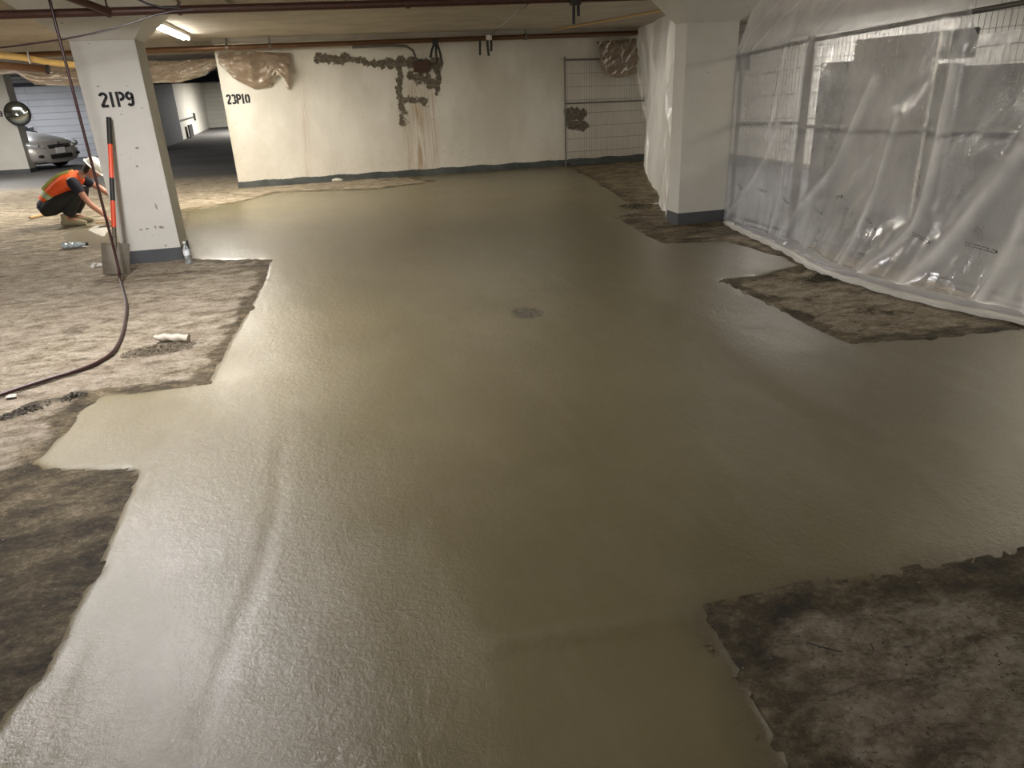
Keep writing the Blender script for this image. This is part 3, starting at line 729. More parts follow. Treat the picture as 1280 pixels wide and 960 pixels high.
# ------------------------------------------------------------------ pipes and cables
def pipe_thing(name, label, pts, r, mat, cat='pipe'):
    t = thing(name, label, cat, pts[0]); part(MB().tube(pts, r, 14), 'tube', mat, t, True); return t
def ring_at(mb, p, r, w=.03, ax='X'):
    mb.tube([(p[0]-w/2, p[1], p[2]), (p[0]+w/2, p[1], p[2])], r, 14)
NY = 7.45
pn = [onY(-60, 20, NY), onY(0, 18.5, NY), onY(160, 14.5, NY), onY(350, 9, NY), onY(686, -1, NY)]
zl = np.polyfit([p[0] for p in pn], [p[2] for p in pn], 1)
pn = [(x, NY, float(np.polyval(zl, x))) for x in (-5.5, -3, -1, 1, 3.3)]
t1 = pipe_thing('ceiling_pipe', 'dark red-brown pipe crossing in front of the 21P9 pillar', pn, .034, M['pipe'])
pf = [onY(u, v, 14.45) for u, v in ((190,63.5),(350,57),(500,51),(798,41.5))]
zl2 = np.polyfit([p[0] for p in pf], [p[2] for p in pf], 1)
pfx = [(x, 14.42, float(np.polyval(zl2, x))) for x in (-9, -6, -2.9, -1, 1, 3, 6.2)]
t2 = pipe_thing('ceiling_pipe', 'long brown pipe running along the top of the back wall', pfx, .042, M['pipe2'])
def zf(x): return float(np.polyval(zl2, x))
def zn(x): return float(np.polyval(zl, x))
for u in (283, 337, 657):
    x = onY(u, 55, 14.42)[0]; mb = MB(); ring_at(mb, (x, 14.42, zf(x)), .055, .04); mb.tube([(x, 14.42, zf(x)), (x, 14.42, 2.54)], .012)
    part(mb, 'hanger', M['galvd'], t2)
for u in (134, 224, 510):
    x = onY(u, 10, NY)[0]; mb = MB(); ring_at(mb, (x, NY, zn(x)), .044, .03); mb.tube([(x, NY, zn(x)), (x, NY, 2.54)], .008)
    part(mb, 'hanger', M['pipe'], t1)
# branch pipe meeting the near pipe
a = onY(135, 17, 7.4); mb = MB().tube([(a[0], 7.42, zn(a[0])), onX(100, 0, -2.05)], .03, 12)
b_ = (a[0]-.35, 6.6, 2.42)
tag(fixorigin(MB().tube([(a[0], 7.43, zn(a[0])), b_], .032, 12).build('branch_pipe', M['pipe'], smooth=True)), 'short dark branch pipe joining the pipe above the 21P9 pillar', 'pipe')
# yellow conduit and dark capped pipe at far left
Y1 = 14.0
ya = [onY(u, v, Y1) for u, v in ((-10,68),(30,72),(62,78),(95,81))]
t = thing('yellow_pipe', 'yellow pipe under the ceiling at the far left', 'pipe', ya[0]); part(MB().tube(ya, .05, 12), 'tube', M['yellow'], t, True)
p = onY(38, 73, Y1); part(MB().tube([(p[0], Y1-.06, 2.54), (p[0], Y1-.06, p[2]-.08)], .012), 'strap', M['galv'], t)
yb = [onY(u, v, 13.6) for u, v in ((-10,81),(58,86.5),(61,87))]
t = thing('capped_pipe', 'short brown capped pipe below the yellow pipe', 'pipe', yb[0]); part(MB().tube(yb[:2], .055, 12), 'tube', M['pipe2'], t, True); part(MB().tube(yb[1:], .07, 12), 'cap', M['dark'], t, True)
# flexible conduit and its junction box in the broken plaster
c = [onY(u, v, y) for u, v, y in ((440,59,14.36),(490,57,14.36),(508,57.5,14.38),(516,63,14.5),(519,70,14.6),(520,78,14.66))]
tag(fixorigin(MB().tube(c, .022, 8).build('flexible_conduit', M['galvd'], smooth=True)), 'grey flexible conduit curving down into the broken plaster', 'conduit')
a = onY(516, 77, WY-.03); b = onY(537, 90, WY-.03)
t = thing('junction_box', 'rusty brown box set in the broken plaster', 'box', ((a[0]+b[0])/2, WY-.05, b[2]))
part(MB().box(((a[0]+b[0])/2, WY-.05, (a[2]+b[2])/2), (b[0]-a[0], .09, a[2]-b[2]), bev=.01), 'body', simple('rusty_box', (.09, .05, .03), .8), t)
part(MB().box(((a[0]+b[0])/2, WY-.10, (a[2]+b[2])/2), (b[0]-a[0]-.05, .012, a[2]-b[2]-.05), bev=.004), 'cover', simple('rusty_cover', (.07, .04, .028), .8), t)
def clamp(u, v, Y, prongs, label, box=True, mat=None):
    p = onY(u, v, Y); t = thing('hanging_bracket', label, 'bracket', (p[0], Y, p[2]-.2), 'dark brackets hanging from the pipes')
    part(MB().box(p, (.10, .09, .09), bev=.012), 'clamp_body', mat or M['dark'], t)
    for pr in prongs:
        pts = [onY(a_, b_, Y-.01*k) for k, (a_, b_) in enumerate(pr)]
        part(MB().tube(pts, .022 if Y > 10 else .016, 8), 'prong', M['dark'], t, True)
clamp(544, 53, 14.34, [[(543,54),(540,62),(538,72)],[(545,54),(545,66),(546,76)],[(547,56),(550,66),(552,77)]], 'dark three-pronged bracket hanging from the back pipe above the junction box')
clamp(611, 47, 14.34, [[(609,50),(610,62),(611,70)],[(614,50),(614,64)],[(600,50),(600,69)]], 'bracket with white tag hanging from the back pipe right of centre', mat=M['hat'])
clamp(719, 0, NY-.02, [[(717,-2),(717,30)],[(722.5,-2),(723,20)]], 'pair of dark prongs hanging from the near pipe end')
a = onY(613, 44, 14.3); tag(fixorigin(MB().tube([a, onY(664, 2, 8.3)], .007, 6).build('cable', M['dark'])), 'thin dark cable slanting from back pipe up to the near pipe', 'cable')
# thin red cable slung under the ceiling
cc = [onY(u, v, 7.35) for u, v in ((-20,62),(30,56),(80,49),(120,41),(160,30),(190,20),(215,14),(240,13))]
tag(fixorigin(MB().tube(cc, .007, 6).build('cable', M['hose'])), 'thin red cable slung across the top of the 21P9 pillar', 'cable')
cc = [onY(u, v, 7.3) for u, v in ((170,-2),(185,5),(205,10),(222,9),(226,2))]
tag(fixorigin(MB().tube(cc, .008, 6).build('cable', M['dark'])), 'short black cable looped on the near pipe', 'cable')
# hanging hose
g0 = G(154, 345); topz = 2.53
hx = G(153,352)
pts = [(hx[0], hx[1], z) for z in (2.53, 2.1, 1.6, 1.1, .6, .3)]
x0, y0 = hx
fl = [G(u, v) for u, v in ((156,362),(158,380),(157,402),(152,424),(142,442),(124,455),(100,465),(60,477),(20,490),(-40,510))]
pts += [(x0+.005, y0-.03, .12), (x0+.02, y0-.12, .03)]+[(a_, b_, .014) for a_, b_ in fl[1:]]
# smooth with Catmull-Rom
def catmull(P, n=6):
    P = [Vector(p) for p in P]; out = []
    for i in range(len(P)-1):
        p0 = P[max(i-1, 0)]; p1 = P[i]; p2 = P[i+1]; p3 = P[min(i+2, len(P)-1)]
        for k in range(n):
            t = k/n; out.append(.5*((2*p1)+(-p0+p2)*t+(2*p0-5*p1+4*p2-p3)*t*t+(-p0+3*p1-3*p2+p3)*t**3))
    return out+[P[-1]]
tag(MB().tube(catmull(pts), .0125, 10).build('air_hose', M['hose'], smooth=True), 'dark red hose hanging from the ceiling and trailing across the left floor', 'hose')

# ------------------------------------------------------------------ shovel
A = Vector(onY(136, 147, 8.10)); B = Vector((*G(146, 345), .02))
d = (B-A).normalized(); Ls = (B-A).length
sp = thing('shovel', 'long shovel with orange and black handle leaning on the 21P9 pillar', 'shovel', B)
def seg(a, b, r, mat, name): 
    return part(MB().tube([A+d*Ls*a, A+d*Ls*b], r, 12), name, mat, sp, True)
seg(0, .17, .024, M['dark'], 'grip'); seg(.17, .385, .021, M['orange'], 'handle_sleeve'); seg(.385, .53, .022, M['dark'], 'handle_sleeve'); seg(.53, .70, .022, M['orange'], 'handle_sleeve'); seg(.70, .86, .019, M['steel'], 'socket')
# blade: curved plate
side = Vector((1, .15, 0)).normalized(); side = (side-d*side.dot(d)).normalized(); nrm = side.cross(d)
front = []; back = []
ns, nt_ = 8, 8; gridp = []
for i in range(nt_+1):
    f = i/nt_; row = []
    for j in range(ns+1):
        s = j/ns*2-1; w_ = .125*(1-.06*f)
        p = A+d*(Ls*(.80+.20*f))+side*(s*w_)+nrm*(.03*(s*s)-.02*math.sin(f*PI))
        row.append(p)
    gridp.append(row)
vs = [p for r in gridp for p in r]+[p+nrm*.005 for r in gridp for p in r]; n1 = (ns+1)*(nt_+1); fs = []
for i in range(nt_):
    for j in range(ns):
        a_ = i*(ns+1)+j; fs.append((a_, a_+1, a_+ns+2, a_+ns+1)); fs.append((a_+n1, a_+ns+1+n1, a_+ns+2+n1, a_+1+n1))
bd = [j for j in range(ns+1)]+[i*(ns+1)+ns for i in range(1, nt_+1)]+[nt_*(ns+1)+j for j in range(ns-1, -1, -1)]+[i*(ns+1) for i in range(nt_-1, 0, -1)]
for k in range(len(bd)): a_, b_ = bd[k], bd[(k+1) % len(bd)]; fs.append((a_, a_+n1, b_+n1, b_))
part(MB().add(vs, fs), 'blade', M['steel'], sp, True)

# ------------------------------------------------------------------ bottles and litter
bx_, by_ = G(236, 329)
bt = thing('water_bottle', 'clear water bottle standing at the foot of the 21P9 pillar', 'bottle', (bx_, by_, 0))
part(MB().lathe([(.001, .001), (.030, .0), (.032, .01), (.032, .05), (.029, .06), (.032, .07), (.032, .13), (.030, .15), (.014, .19), (.012, .205)], (bx_, by_, 0), 18), 'body', M['bottle'], bt, True)
part(MB().lathe([(.014, .205), (.015, .207), (.015, .223), (.001, .225)], (bx_, by_, 0), 14), 'cap', M['bcap'], bt, True)
part(MB().lathe([(.0328, .085), (.0328, .135)], (bx_, by_, 0), 18), 'label', M['blabel'], bt, True)
bx_, by_ = G(92, 310)
bt = thing('crushed_bottle', 'crushed clear bottle lying on the floor near the worker', 'bottle', (bx_, by_, 0))
mb = MB(); pr = [(0, .01), (.01, .04), (.04, .046), (.07, .034), (.10, .046), (.13, .038), (.16, .045), (.20, .035), (.24, .016), (.26, .013)]
rings = []
for i, (l, r) in enumerate(pr):
    rings.append([(bx_-.12+l, by_+r*math.cos(k*PI/6)*(1.1+.15*math.sin(i*2+k)), .035+r*.8*math.sin(k*PI/6)*(1+.25*math.sin(i*3.1+k*2))) for k in range(12)])
part(mb.loft(rings), 'body', simple('pale_blue_plastic', (.50, .58, .62), .2, 0, .25, 40, .3), bt)
part(MB().tube([(bx_+.14, by_, .035), (bx_+.165, by_, .035)], .018, 12), 'cap', M['dark'], bt)
# scrap of clear film beside the shovel
bx_, by_ = G(124, 333); mb = MB()
for k in range(14): mb.ball((bx_+random.uniform(-.07, .07), by_+random.uniform(-.08, .08), .015), (random.uniform(.012, .03), random.uniform(.012, .03), .014), 6, 4, .7, k)
tag(fixorigin(mb.build('plastic_scrap', simple('whitish_scrap', (.62, .60, .56), .25, 0, .3, 60))), 'crumpled whitish plastic scrap left of the shovel blade', 'litter')
p0 = G(38, 274); p1 = G(72, 266)
tag(fixorigin(MB().tube([(*p0, .02), (*p1, .02)], .022, 8).build('wooden_stick', M['wood'], smooth=True)), 'pale wooden stick on the floor behind the worker', 'stick')
# pale wet slurry where the worker trowels
def blob(poly_px, z, mat, name, label, cat, h=.012):
    P = GP(poly_px); cx = sum(p[0] for p in P)/len(P); cy = sum(p[1] for p in P)/len(P)
    P = [(p.x, p.y) for p in catmull([(a_, b_, 0) for a_, b_ in P+[P[0]]], 4)][:-1]
    rings = [[(cx+(x-cx)*s, cy+(y-cy)*s, z+hh) for x, y in P] for s, hh in ((1.0, -.006), (.97, h*.6), (.8, h), (.1, h*1.1))]
    return tag(fixorigin(MB().loft(rings).build(name, mat, smooth=True)), label, cat)
blob([(110,288),(118,283),(128,282),(139,285),(134,290),(130,296),(120,293)], .0, M['slurry'], 'slurry_patch', 'pale wet slurry under the hand of the worker', 'slurry')
blob([(75,292),(100,285),(140,292),(143,306),(118,310),(90,305)], -.004, simple('grey_mortar', (.17, .145, .10), .4), 'mortar_patch', 'fresh smooth mortar patch in front of the worker', 'mortar', .008)
# trowel
a = G(127, 285)
tr = thing('hand_trowel', 'small steel trowel in the hand of the worker', 'trowel', (*a, .02))
part(MB().add([(a[0]-.02, a[1]-.045, .026), (a[0]+.22, a[1]-.03, .020), (a[0]+.22, a[1]+.03, .020), (a[0]-.02, a[1]+.045, .026), (a[0]-.02, a[1]-.045, .022), (a[0]+.22, a[1]-.03, .016), (a[0]+.22, a[1]+.03, .016), (a[0]-.02, a[1]+.045, .022)], [(0, 1, 2, 3), (7, 6, 5, 4), (0, 4, 5, 1), (1, 5, 6, 2), (2, 6, 7, 3), (3, 7, 4, 0)]), 'blade', M['steel'], tr)
part(MB().tube([(a[0]+.10, a[1], .03), (a[0]+.08, a[1], .07), (a[0]+.0, a[1], .075), (a[0]-.05, a[1], .07)], .013, 8), 'handle', M['wood'], tr, True)
# debris mounds with crumbs (nobody could count the crumbs)
def mound(u, v, rx, ry, n, h, mat, label, seed, ang=0, sc=.75):
    gx, gy = G(u, v); rd = random.Random(seed); mb = MB()
    for k in range(n):
        r = rd.random()**.6; q_ = rd.random()*2*PI; px = r*rx*math.cos(q_); py = r*ry*math.sin(q_)
        x = gx+px*math.cos(ang)-py*math.sin(ang); y = gy+px*math.sin(ang)+py*math.cos(ang); s = rd.uniform(.005, .022)*(1.15-r*.6)*sc
        mb.ball((x, y, max(.001, h*(1-r)*rd.random())+s*.25), (s, s*rd.uniform(.7, 1.2), s*.7), 6, 4, .6, k)
    o = fixorigin(mb.build('debris_pile', mat)); tag(o, label, 'debris', kind='stuff'); return o
mound(198, 437, .24, .13, 1100, .035, M['dirt'], 'heap of grey-brown crumbs beside the pale broken tube', 1, .2, .42)
mound(35, 512, .18, .06, 420, .025, M['mud'], 'dark muddy crumbs strewn beside the hose at the left edge', 2, .7, .5)
mound(90, 497, .09, .045, 160, .03, M['mud'], 'small dark muddy clod at the corner of the wet concrete', 3, .5, .5)
mound(1032, 347, .26, .12, 380, .012, M['mud'], 'dark crumbs at the top of the right dry patch by the plastic', 4, .2, .5)
mound(92, 413, .10, .05, 70, .010, M['dirt'], 'little dark crumbs on the dusty floor in front of the shovel', 5, .3)
mound(1085, 388, .16, .08, 60, .002, M['dirt'], 'small scattered crumbs in the middle of the right dry patch', 6, .3, .5)
mound(870, 290, .30, .10, 160, .02, M['dirt'], 'earthy rubble around the foot of the right pillar', 7, .1)
mound(795, 258, .25, .25, 120, .02, M['mud'], 'dark rubble behind the right pillar near the hanging sheet', 9, .1)
mound(903, 826, .022, .16, 70, .002, M['dirt'], 'thin line of crumbs beside the lower right dry patch', 10, .10, .22)
# pale broken tube
a = Vector((*G(196, 428), .035)); b = Vector((*G(237, 428), .03)); mb = MB()
n = 14; rings = []
dd = (b-a).normalized(); sd_ = dd.cross(Vector((0, 0, 1)))
for i in range(13):
    f = i/12; rings.append([a+(b-a)*f+(sd_*math.cos(q_)+Vector((0, 0, 1))*math.sin(q_))*(.019+.009*math.sin(f*PI*.7)+.006*math.sin(i*1.3+q_*2)) for q_ in [2*PI*k/n for k in range(n)]])
tag(fixorigin(mb.loft(rings).build('broken_tube', M['chip'], smooth=True)), 'pale broken tube lying on the crumb heap at left', 'rubble')
# paper by the back wall, chip by the pillar
for (u, v, s, lab) in ((422,227,.10,'small white crumpled paper at the foot of the back wall'),(950,292,.05,'small white chip beside the edge of the plastic near the right pillar'),(822,256,.05,'tiny pale chip on the rubble left of the right pillar'),(15,497,.03,'pale pebble beside the hose at the left edge')):
    gx, gy = G(u, v); tag(fixorigin(MB().ball((gx, gy, s*.3), (s, s*.5, s*.35), 9, 6, .5, u).build('debris_chip', M['slurry'])), lab, 'debris')
# twigs in the lower right patch
for (p, q_, lab) in (((1008,805),(1052,817),'longer thin dark twig on the lower right dry patch'),((1088,806),(1092,816),'tiny short twig on the lower right dry patch')):
    tag(fixorigin(MB().tube([(*G(*p), .006), (*G((p[0]+q_[0])/2, (p[1]+q_[1])/2+2), .010), (*G(*q_), .006)], .002, 5).build('twig', M['dark'])), lab, 'twig')

# ------------------------------------------------------------------ car
car_g = G(74, 203); ang = -math.radians(27)
cy_ = 22.8; cpx = onY(76, 200, cy_)[0]
car = thing('parked_car', 'silver parked car partly hidden behind the distant left pillar', 'car', (cpx, cy_, 0), world=False, rz=ang)
# local: front centre at origin, body extends to -x; y left
def csec(x, hw, zb, zt, ztc=None, n=20, p=3.2):
    zc = (zb+zt)/2; out = []
    for k in range(n):
        a_ = 2*PI*k/n; c_, s_ = math.cos(a_), math.sin(a_)
        y = hw*math.copysign(abs(c_)**(2/p), c_); z = zc+(zt-zb)/2*math.copysign(abs(s_)**(2/p), s_)
        if s_ > 0 and ztc: z += ztc*(1-(y/hw)**2)
        out.append((x, y, z))
    return out
mb = MB().loft([csec(.06, .42, .26, .56), csec(.02, .66, .17, .66, .01), csec(-.12, .82, .14, .72, .02), csec(-.35, .89, .13, .79, .03), csec(-.8, .91, .14, .88, .04), csec(-1.25, .91, .19, .95, .04), csec(-1.6, .91, .19, .97, .02), csec(-2.6, .91, .19, .96, 0), csec(-3.6, .90, .2, .98, .02), csec(-4.2, .86, .24, .98, .02), csec(-4.5, .7, .32, .86)])
part(mb, 'body', M['carpaint'], car, True)
mb = MB().loft([csec(-1.25, .74, .88, .96), csec(-1.7, .74, .88, 1.25), csec(-2.1, .70, .88, 1.42), csec(-2.8, .68, .88, 1.45), csec(-3.4, .68, .88, 1.35), csec(-4.0, .68, .88, 1.0)])
part(mb, 'windows', M['carglass'], car, True)
part(MB().loft([csec(-2.0, .62, 1.36, 1.42), csec(-2.3, .63, 1.38, 1.47), csec(-2.9, .62, 1.38, 1.48), csec(-3.3, .60, 1.33, 1.41)]), 'roof', M['carpaint'], car, True)
for s in (1, -1):
    hl = [(.03, .46*s, .585), (-.03, .68*s, .62), (-.21, .83*s, .665), (-.52, .89*s, .72)]
    rings = []
    for (x, y, z), (h_, w_) in zip(hl, ((.03, .04), (.065, .07), (.07, .055), (.02, .03))):
        rings.append([(x+w_*.9*math.cos(a_), y+w_*s*math.cos(a_)*.6, z+h_*math.sin(a_)) for a_ in [2*PI*k/10 for k in range(10)]])
    h = part(MB().loft(rings), 'headlight', M['lens'], car, True)
    part(MB().ball((.02, .64*s, .625), (.05, .045, .04), 10, 6), 'bulb_reflector', M['chrome'], h, True)
    part(MB().ball((.02, .62*s, .36), (.05, .09, .04), 10, 6), 'fog_lamp', M['dark'], car, True)
part(MB().box((.045, 0, .585), (.06, .70, .10), bev=.02), 'grille', M['dark'], car)
part(MB().box((.075, 0, .60), (.02, .66, .015), bev=.004), 'grille_bar', M['chrome'], car)
part(MB().ball((.07, 0, .665), (.015, .06, .03), 12, 6), 'badge', M['chrome'], car, True)
part(MB().box((.07, 0, .33), (.05, .72, .11), bev=.02), 'lower_intake', M['dark'], car)
part(MB().box((.085, 0, .475), (.012, .31, .15), bev=.004), 'number_plate', M['plate'], car)
for x in (-.86, -3.55):
    for s in (1, -1):
        Mw = Matrix.Rotation(PI/2, 3, 'X')
        w_ = part(MB().lathe([(.18, -.10), (.29, -.11), (.33, -.08), (.33, .08), (.29, .11), (.18, .10)], (x, s*.83, .33), 24, Mw), 'wheel', M['tyre'], car, True)
        part(MB().lathe([(.001, -.095), (.2, -.10), (.2, .10), (.001, .095)], (x, s*.83, .33), 20, Mw), 'rim', M['chrome'], w_, True)
part(MB().box((-1.75, -1.0, 1.0), (.12, .2, .13), bev=.04), 'wing_mirror', M['carpaint'], car); part(MB().box((-1.75, 1.0, 1.0), (.12, .2, .13), bev=.04), 'wing_mirror', M['carpaint'], car)

# ------------------------------------------------------------------ crouching worker
pg = G(92, 281)
wk = bpy.data.objects.new
def wp(x, y, z): return Vector((pg[0]+x, pg[1]+y, z))
J = dict(pelvis=(-.24, 0, .27), spine=(-.10, 0, .46), chest=(.10, 0, .59), neckb=(.24, 0, .655), head0=(.31, 0, .70), head=(.40, 0, .735))
def limbs(s):
    if s < 0:  # near side (his right)
        return dict(hip=(-.22, -.10, .26), knee=(.20, -.19, .43), ank=(-.03, -.13, .10), toe=(.19, -.15, .05), sh=(.19, -.19, .60), elb=(.345, -.24, .30), wr=(.49, -.20, .115))
    return dict(hip=(-.22, .10, .26), knee=(.20, .16, .45), ank=(-.02, .13, .10), toe=(.20, .15, .05), sh=(.21, .17, .62), elb=(.42, .27, .42), wr=(.56, .20, .30))
verts = []; edges = []; rad = []
def add(p, r, par=None):
    verts.append(tuple(wp(*p))); rad.append(r); i = len(verts)-1
    if par is not None: edges.append((par, i))
    return i
def lerp(a, b, t): return tuple(a[k]+(b[k]-a[k])*t for k in range(3))
root = add(J['pelvis'], (.15, .13)); sp_ = add(J['spine'], (.135, .12), root); ch = add(J['chest'], (.15, .12), sp_); nb = add(J['neckb'], (.065, .065), ch); n2_ = add(J['head0'], (.055, .055), nb)
LM = {}
for s in (-1, 1):
    L_ = limbs(s); LM[s] = L_
    h_ = add(L_['hip'], (.095, .095), root); m_ = add(lerp(L_['hip'], L_['knee'], .5), (.08, .08), h_); k_ = add(L_['knee'], (.06, .06), m_); c_ = add(lerp(L_['knee'], L_['ank'], .4), (.058, .058), k_); a_ = add(L_['ank'], (.04, .04), c_); add(L_['toe'], (.035, .03), a_)
    s_ = add(L_['sh'], (.06, .06), ch); u_ = add(lerp(L_['sh'], L_['elb'], .5), (.050, .050), s_); e_ = add(L_['elb'], (.040, .040), u_); f_ = add(lerp(L_['elb'], L_['wr'], .35), (.042, .042), e_); w_ = add(L_['wr'], (.027, .025), f_)
    wr = Vector(L_['wr']); dr_ = (wr-Vector(L_['elb'])).normalized(); add(tuple(wr+dr_*.06), (.034, .020), w_)
me = bpy.data.meshes.new('person'); me.from_pydata(verts, edges, []); me.update()
per = bpy.data.objects.new('person', me); C.objects.link(per)
md = per.modifiers.new('skin', 'SKIN'); sv = me.skin_vertices[0].data
for i, r in enumerate(rad): sv[i].radius = r
sv[0].use_root = True
per.modifiers.new('sub', 'SUBSURF').levels = 2; per.modifiers['sub'].render_levels = 2
me.materials.append(M['skin'])
dg = bpy.context.evaluated_depsgraph_get(); ev = per.evaluated_get(dg); nm = bpy.data.meshes.new_from_object(ev)
per.modifiers.clear(); per.data = nm
if not nm.materials: nm.materials.append(M['skin'])
# fingers and head geometry are joined into the same body mesh
ext = MB()
for s in (-1, 1):
    L_ = LM[s]; wr = Vector(L_['wr']); dr_ = (wr-Vector(L_['elb'])).normalized(); pal = wp(*(wr+dr_*.075))
    sdv = Vector((0, 1, 0)); sdv = (sdv-dr_*sdv.dot(dr_)).normalized(); dn = dr_.cross(sdv)*(-1 if dr_.cross(sdv).z > 0 else 1)
    for k, (o_, l_) in enumerate(((-.028, .062), (-.010, .072), (.009, .068), (.027, .052))):
        b0 = pal+sdv*o_; p1_ = b0+dr_*l_*.5; p2_ = p1_+(dr_*.5+dn*.5).normalized()*l_*.35; p3_ = p2_+dn*l_*.3
        ext.tube([b0-dr_*.03, b0, p1_, p2_, p3_], [.009, .0095, .009, .008, .006], 8)
    th0 = wp(*wr)+dr_*.02-sdv*.028*(1 if s > 0 else -1)
    ext.tube([th0, th0+dr_*.03-sdv*.018*(1 if s > 0 else -1)+dn*.012, th0+dr_*.055+dn*.03-sdv*.012*(1 if s > 0 else -1)], [.013, .011, .008], 8)
hc = wp(.425, 0, .735); Mh = Matrix.Rotation(math.radians(50), 3, 'Y')   # head looks down and forward
def hp_(v): return hc+Mh @ Vector(v)
ext.ball(hc, (.095, .077, .118), 18, 12, 0, 0, Mh)
ext.ball(hp_((.035, 0, -.065)), (.058, .052, .055), 12, 8, 0, 0, Mh)   # jaw
ext.ball(hp_((.103, 0, -.012)), (.020, .013, .022), 8, 6, 0, 0, Mh)    # nose
ext.ball(hp_((.085, 0, -.055)), (.012, .024, .006), 8, 6, 0, 0, Mh)    # mouth
for s in (-1, 1):
    ext.ball(hp_((.0, s*.078, -.005)), (.018, .008, .030), 8, 6, 0, 0, Mh)
    ext.ball(hp_((.084, s*.030, .012)), (.010, .013, .008), 8, 6, 0, 0, Mh)
bm = bmesh.new(); bm.from_mesh(nm); t2m = bpy.data.meshes.new('t'); t2m.from_pydata([tuple(v) for v in ext.v], [], ext.f); bm.from_mesh(t2m); bmesh.ops.recalc_face_normals(bm, faces=bm.faces); bm.to_mesh(nm); bm.free()
nm.transform(Matrix.Translation(-Vector((pg[0], pg[1], 0)))); nm.polygons.foreach_set('use_smooth', [True]*len(nm.polygons))
per.location = (pg[0], pg[1], 0)
tag(per, 'crouching person in white hardhat and orange vest troweling the floor', 'person')
def pp(mb, name, mat, parent=None, label=None):
    mb.v = [(v[0]-pg[0], v[1]-pg[1], v[2]) for v in mb.v]
    o = mb.build(name, mat, None, True); o.parent = parent or per
    if label: o['label'] = label
    return o
def ering(c, t, ry, rz, n=18):
    t = Vector(t).normalized(); a_ = Vector((0, 1, 0)); b_ = t.cross(a_).normalized()
    return [wp(*c)+a_*math.cos(q_)*ry+b_*math.sin(q_)*rz for q_ in [2*PI*k/n for k in range(n)]]
tors = [((-.30, 0, .25), (.5, 0, .35), .165, .11), ((-.22, 0, .34), (.5, 0, .7), .178, .135), ((-.12, 0, .44), (.6, 0, .7), .178, .145), ((0, 0, .53), (.8, 0, .5), .190, .150), ((.11, 0, .59), (.9, 0, .45), .200, .140), ((.20, 0, .635), (.9, 0, .4), .155, .11), ((.255, 0, .66), (.9, 0, .4), .085, .08)]
pp(MB().loft([ering(*a_) for a_ in tors[1:]]), 'vest', M['vest'])
# stripes of the vest
def tl(f):
    i = min(int(f), len(tors)-2); u_ = f-i; A_, B_ = tors[i], tors[i+1]
    return (lerp(A_[0], B_[0], u_), lerp(A_[1], B_[1], u_), A_[2]+(B_[2]-A_[2])*u_+.006, A_[3]+(B_[3]-A_[3])*u_+.006)
b1 = pp(MB().loft([ering(*tl(1.35)), ering(*tl(1.95))], False), 'reflective_band', M['lime'], label='lime yellow band around the waist')
pp(MB().loft([ering(*[*tl(1.5)[:2], tl(1.5)[2]+.004, tl(1.5)[3]+.004]), ering(*[*tl(1.8)[:2], tl(1.8)[2]+.004, tl(1.8)[3]+.004])], False), 'silver_strip', M['silverband'], b1)
for s in (-1, 1):
    pts = []
    for f in (1.9, 2.5, 3.1, 3.8, 4.4, 4.9):
        c, t, ry, rz = tl(f); tv = Vector(t).normalized(); b_ = tv.cross(Vector((0, 1, 0))).normalized(); b_ = b_ if b_.z > 0 else -b_
        q_ = math.radians(58); pts.append(wp(*c)+Vector((0, 1, 0))*ry*math.cos(q_)*s+b_*rz*math.sin(q_)*1.0)
    pp(MB().tube(pts, .026, 8, True, .35), 'reflective_brace', M['lime'])
pp(MB().loft([ering((-.33, 0, .24), (.4, 0, .4), .13, .08), ering((-.28, 0, .26), (.4, 0, .4), .168, .125), ering((-.20, 0, .33), (.5, 0, .7), .165, .125)]), 'shirt_hem', M['shirt'])
for s in (-1, 1):
    L_ = LM[s]; w3 = lambda k, f: wp(*lerp(L_[k[0]], L_[k[1]], f))
    pp(MB().tube([w3(('sh', 'elb'), -.12), w3(('sh', 'elb'), .05), w3(('sh', 'elb'), .3), w3(('sh', 'elb'), .5)], [.06, .082, .074, .066], 14), 'sleeve', M['shirt'])
    pp(MB().tube([w3(('hip', 'knee'), -.2), w3(('hip', 'knee'), .1), w3(('hip', 'knee'), .5), w3(('hip', 'knee'), .9), wp(*L_['knee'])+Vector((.02, 0, 0)), w3(('knee', 'ank'), .12), w3(('knee', 'ank'), .5), w3(('knee', 'ank'), .8)], [.08, .120, .105, .08, .075, .08, .085, .07], 16), 'trouser_leg', M['pants'])
    an_ = Vector(L_['ank']); to_ = Vector(L_['toe'])
    b_ = pp(MB().tube([wp(*(an_+Vector((-.01, 0, .07)))), wp(*(an_+Vector((-.01, 0, .02)))), wp(*(an_+Vector((.0, 0, -.045)))) ], [.05, .052, .05], 12).tube([wp(an_.x-.075, an_.y, .045), wp(an_.x-.05, an_.y, .05), wp(an_.x+.04, an_.y, .058), wp(to_.x-.03, to_.y, .045), wp(to_.x+.03, to_.y, .036)], [.03, .045, .05, .046, .028], 12), 'boot', M['boot'])
    if s > 0:
        wr = Vector(L_['wr']); dr_ = (wr-Vector(L_['elb'])).normalized(); pp(MB().tube([wp(*(wr-dr_*.03)), wp(*wr), wp(*(wr+dr_*.05)), wp(*(wr+dr_*.10))], [.034, .036, .042, .036], 12, True, .7), 'glove_cuff', M['dark'])
